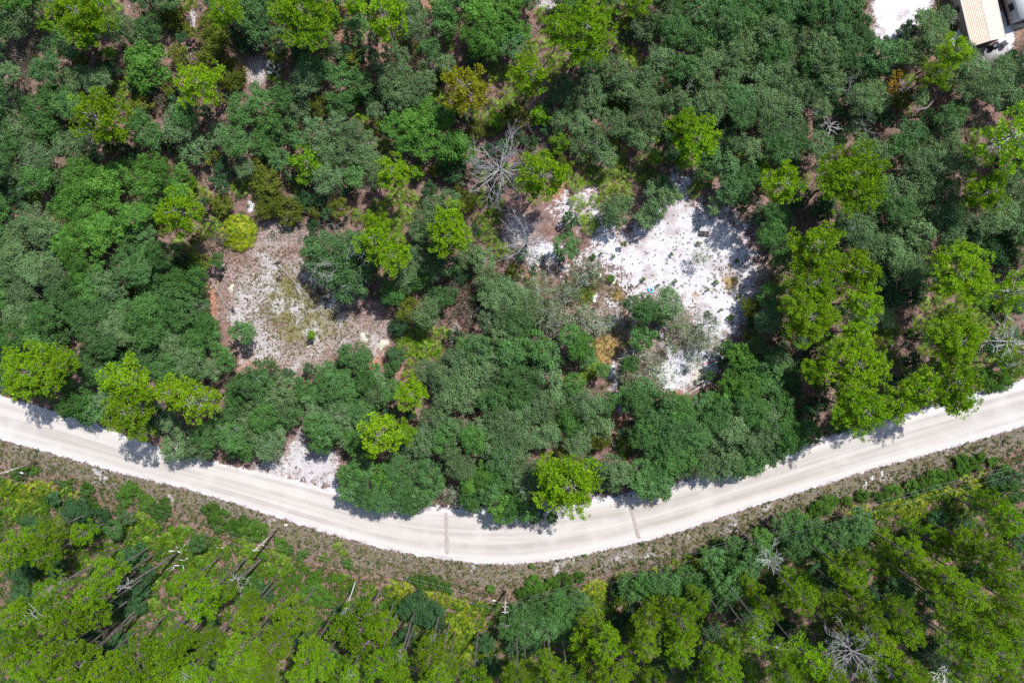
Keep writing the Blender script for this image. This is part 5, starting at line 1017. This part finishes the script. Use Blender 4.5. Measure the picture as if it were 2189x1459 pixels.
mb = MB(); mb.add([(-1.5, -0.6, 0.4), (1.0, -0.7, 0.4), (1.9, 0, 0.5), (1.0, 0.7, 0.4), (-1.5, 0.6, 0.4), (-1.5, -0.7, 1.0), (1.0, -0.8, 1.0), (2.2, 0, 1.1), (1.0, 0.8, 1.0), (-1.5, 0.7, 1.0)], [[4, 3, 2, 1, 0], [0, 1, 6, 5], [1, 2, 7, 6], [2, 3, 8, 7], [3, 4, 9, 8], [4, 0, 5, 9]]); link('hull', mb.mesh('hull'), M['wplastic'], t)
mb = MB(); mb.add([(-1.52, -0.72, 1.01), (1.0, -0.82, 1.01), (2.22, 0, 1.11), (1.0, 0.82, 1.01), (-1.52, 0.72, 1.01), (-1.4, 0, 1.35), (1.2, 0, 1.4)], [[0, 1, 6, 5], [1, 2, 6], [2, 3, 6], [3, 4, 5, 6], [4, 0, 5]]); link('cover', mb.mesh('cover'), M['porcelain'], t)
# neighbour: white trailer with an air-conditioning unit
e = 2.6; a = np.array(at(2181, 40, e)); b = np.array(at(2170, 0, e)); d = b - a; d /= np.linalg.norm(d); rz = math.atan2(d[1], d[0])
t = thing('white_trailer', 'white-walled trailer cut off by the upper right corner', 'trailer', (a[0], a[1], 0), rz)
mb = MB(); mb.box((5.0, -1.8, e / 2 + 0.25), (10.0, 3.6, e - 0.5)); link('body', mb.mesh('body'), M['porcelain'], t)
mb = MB(); mb.box((5.0, -1.8, e + 0.06), (10.2, 3.8, 0.1)); link('roof', mb.mesh('roof'), M['trimw'], t)
mb = MB(); mb.box((5.0, 0.02, 0.26), (10.0, 0.05, 0.5)); link('skirt', mb.mesh('skirt'), M['dark'], t)
for k in range(2):
    mb = MB(); mb.box((2.2 + 3.6 * k, 0.025, 1.6), (1.1, 0.06, 0.9)); link('window', mb.mesh('window'), M['dark'], t)
x, y, _ = at(2168, 22); t = thing('air_conditioner', 'grey air-conditioning unit beside the white trailer', 'air conditioner', (x, y, 0), rz)
mb = MB(); mb.box((0, 0, 0.42), (1.05, 0.8, 0.84)); link('case', mb.mesh('case'), M['ac'], t)
mb = MB(); mb.lathe([(0.30, 0.842), (0.30, 0.87), (0.25, 0.87), (0.25, 0.85)], 18, (0.2, 0, 0)); link('fan_ring', mb.mesh('fan_ring'), M['dark'], t)
for k in range(4):
    mb = MB(); mb.box((0.2 + 0.11 * math.cos(k * 1.571), 0.11 * math.sin(k * 1.571), 0.86), (0.2, 0.08, 0.01), rz=k * 1.571); link('fan_blade', mb.mesh('fan_blade'), M['grey'], t)
mb = MB(); mb.prism([at(px, py)[:2] for px, py in ((2141, 42), (2168, 63), (2240, 48), (2240, 38), (2167, 53), (2150, 36))][::-1], -0.05, 0.09)
tag(link('concrete_path', mb.mesh('concrete_path'), M['conc']), 'angled sunlit concrete path between the tan building and the white trailer', kind='structure')
mb = MB(); mb.prism([at(px, py)[:2] for px, py in ((2098, 108), (2152, 92), (2160, 112), (2112, 140))][::-1], -0.05, 0.03)
M['slab'] = plain('gravel_slab', (0.36, 0.33, 0.34), 0.95, 0.1, 0.25, 5.0)
tag(link('gravel_pad', mb.mesh('gravel_pad'), M['slab']), 'grey gravel pad below the gable of the tan building', kind='structure')

# ------------------------------------------------------------------ ground cover nobody could count
def scatter(n, ok, seed, lo=(-86, -64), hi=(86, 64)):
    g = np.random.default_rng(seed); out = []
    while sum(map(len, out)) < n:
        p = g.uniform(lo, hi, (n * 2, 2)); px, py = proj(p[:, 0], p[:, 1]); m_ = ok(px, py, g.random(len(p))); out.append(p[m_])
    return np.concatenate(out)[:n], g
def open_ground(px, py):
    return np.maximum.reduce([soft(px, py, W1, 20), soft(px, py, W2, 20), soft(px, py, LC, 24), soft(px, py, DRIVE, 20), soft(px, py, TR, 10), np.clip(1.4 - np.hypot(px - 1165, py - 470) / 70, 0, 1), np.clip(1.4 - np.hypot(px - 550, py - 150) / 32, 0, 1),
        ((py > yn(px) - 10) & (py < ys(px) + 78)) * 1.0, np.clip(1.3 - np.hypot(px - 2120, py - 60) / 75, 0, 1), np.clip(1.3 - np.hypot(px - 1292, py - 745) / 40, 0, 1)])
def blobs(name, n, ok, seed, per, r, hgt, card, mat, label, squash=0.6):
    p, g = scatter(n, ok, seed)
    rr = g.uniform(r[0], r[1], n); hh = g.uniform(*hgt, n)
    o = unit(g.normal(0, 1, (n, per, 3)) + [0, 0, 0.5]) * (rr[:, None, None] * g.uniform(0.5, 1.1, (n, per, 1))) * [1, 1, squash]
    pos = o + np.concatenate([p, hh[:, None]], 1)[:, None]; pos[..., 2] = np.maximum(pos[..., 2], 0.03)
    nr = unit(o + g.normal(0, 0.25, o.shape) + [0, 0, 0.3]).reshape(-1, 3)
    tt = np.clip(g.random((n, 1)) * 0.6 + g.random((n, per)) * 0.4, 0, 1).reshape(-1)
    v, f, t = cards(pos.reshape(-1, 3), nr, card * g.uniform(0.7, 1.3, n * per), tt, g)
    tag(link(name, mesh(name, v, f, {'tint': t}), mat), label, kind='stuff')
M['und'] = leaf_mat('leaf_undergrowth', (0.045, 0.085, 0.03), (0.10, 0.15, 0.055)); M['und2'] = leaf_mat('leaf_undergrowth_olive', (0.07, 0.085, 0.022), (0.14, 0.15, 0.04))
M['pund'] = leaf_mat('leaf_pinewood_undergrowth', (0.022, 0.068, 0.011), (0.082, 0.172, 0.022)); M['carpet'] = leaf_mat('leaf_palmetto_carpet', (0.048, 0.145, 0.007), (0.165, 0.275, 0.016)); M['dry'] = leaf_mat('dry_verge_grass', (0.09, 0.07, 0.03), (0.175, 0.155, 0.065), trans=0.2); M['grassm'] = leaf_mat('olive_grass', (0.12, 0.13, 0.03), (0.22, 0.20, 0.08), trans=0.2); M['goldm'] = leaf_mat('golden_grass', (0.17, 0.135, 0.045), (0.30, 0.24, 0.11), trans=0.2)
north = lambda px, py: py < yn(px) - 6
blobs('undergrowth', 6000, lambda px, py, u: (open_ground(px, py) < 0.3) & north(px, py) & (u < 0.8), 61, 30, (0.4, 1.15), (0.25, 0.7), 0.15, M['und'], 'patchy green undergrowth between the oaks north of the road')
blobs('olive_undergrowth', 1700, lambda px, py, u: (open_ground(px, py) < 0.3) & north(px, py), 62, 32, (0.3, 0.75), (0.2, 0.5), 0.14, M['und2'], 'patchy olive undergrowth between the oaks north of the road')
blobs('pinewood_undergrowth', 7200, lambda px, py, u: py > ys(px) + 88, 63, 30, (0.35, 1.0), (0.3, 0.8), 0.17, M['pund'], 'green undergrowth below the tall pines south of the road')
blobs('verge_grass', 3400, lambda px, py, u: (py > ys(px) + 8) & (py < ys(px) + 86) & (u < 0.35 + 0.65 * np.clip((py - ys(px)) / 60, 0, 1)), 64, 12, (0.12, 0.4), (0.06, 0.16), 0.13, M['dry'], 'dry brownish grass on the verge south of the road', 0.4)
blobs('verge_weeds', 3000, lambda px, py, u: (py > ys(px) + 4) & (py < ys(px) + 96) & (u < 0.25 + 0.75 * np.clip((py - ys(px) - 30) / 40, 0, 1)), 65, 14, (0.14, 0.4), (0.08, 0.2), 0.13, M['pund'], 'scattered green weeds on the verge south of the road', 0.5)
blobs('clearing_grass', 1700, lambda px, py, u: (soft(px, py, LC, 30) > 0.55) & (u < 0.25 + 0.75 * blob(px, py, 640, 640, 120, 120)), 66, 9, (0.1, 0.35), (0.04, 0.1), 0.11, M['grassm'], 'low olive grass in the left clearing', 0.35)
blobs('golden_grass', 900, lambda px, py, u: (u < blob(px, py, 1292, 745, 46, 56) + 0.7 * blob(px, py, 1318, 630, 34, 26) + 0.5 * blob(px, py, 1560, 600, 36, 34) + 0.4 * blob(px, py, 1240, 600, 90, 60)), 67, 9, (0.1, 0.35), (0.05, 0.14), 0.11, M['goldm'], 'golden dry grass patches round the white sand', 0.4)
blobs('sand_weeds', 360, lambda px, py, u: (soft(px, py, W1, 16) > 0.6) | (soft(px, py, W2, 16) > 0.7), 68, 10, (0.08, 0.24), (0.04, 0.1), 0.10, M['und2'], 'tiny scattered weeds on the white sand', 0.6)
blobs('north_verge_weeds', 420, lambda px, py, u: (py > yn(px) - 34) & (py < yn(px) - 2), 69, 12, (0.1, 0.35), (0.06, 0.15), 0.12, M['dry'], 'dry weeds along the north edge of the road', 0.4)
def frond_carpet():
    p, g = scatter(6000, lambda px, py, u: (py > ys(px) + 84) & (u < 0.45 + 0.65 * np.maximum.reduce([blob(px, py, 980, 1380, 80, 90), blob(px, py, 330, 1170, 160, 80), blob(px, py, 620, 1230, 90, 60), blob(px, py, 1960, 1090, 160, 40), blob(px, py, 60, 1060, 90, 50)])), 71)
    V, F, T = [], [], []
    base = []
    for fm in FROND:
        co = np.zeros(len(fm.vertices) * 3, np.float32); fm.vertices.foreach_get('co', co); tt = np.zeros(len(fm.vertices), np.float32); fm.attributes['tint'].data.foreach_get('value', tt)
        base.append((co.reshape(-1, 3), np.array([list(q.vertices) for q in fm.polygons]), tt))
    off = 0
    for x, y in p:
        c, f, tt = base[g.integers(0, 5)]
        v = (c * g.uniform(0.7, 1.05)) @ rot(g.uniform(-0.4, 0.4), g.uniform(0.1, 0.8), g.uniform(0, 6.28)).T + [x, y, g.uniform(0.4, 0.95)]
        V.append(v); F.append(f + off); T.append(np.clip(tt * 0.5 + g.random() * 0.5, 0, 1)); off += len(v)
    tag(link('palmetto_carpet', mesh('palmetto_carpet', np.concatenate(V), np.concatenate(F), {'tint': np.concatenate(T)}), M['carpet']), 'palmetto carpet spread below the tall pines', kind='stuff')
frond_carpet()
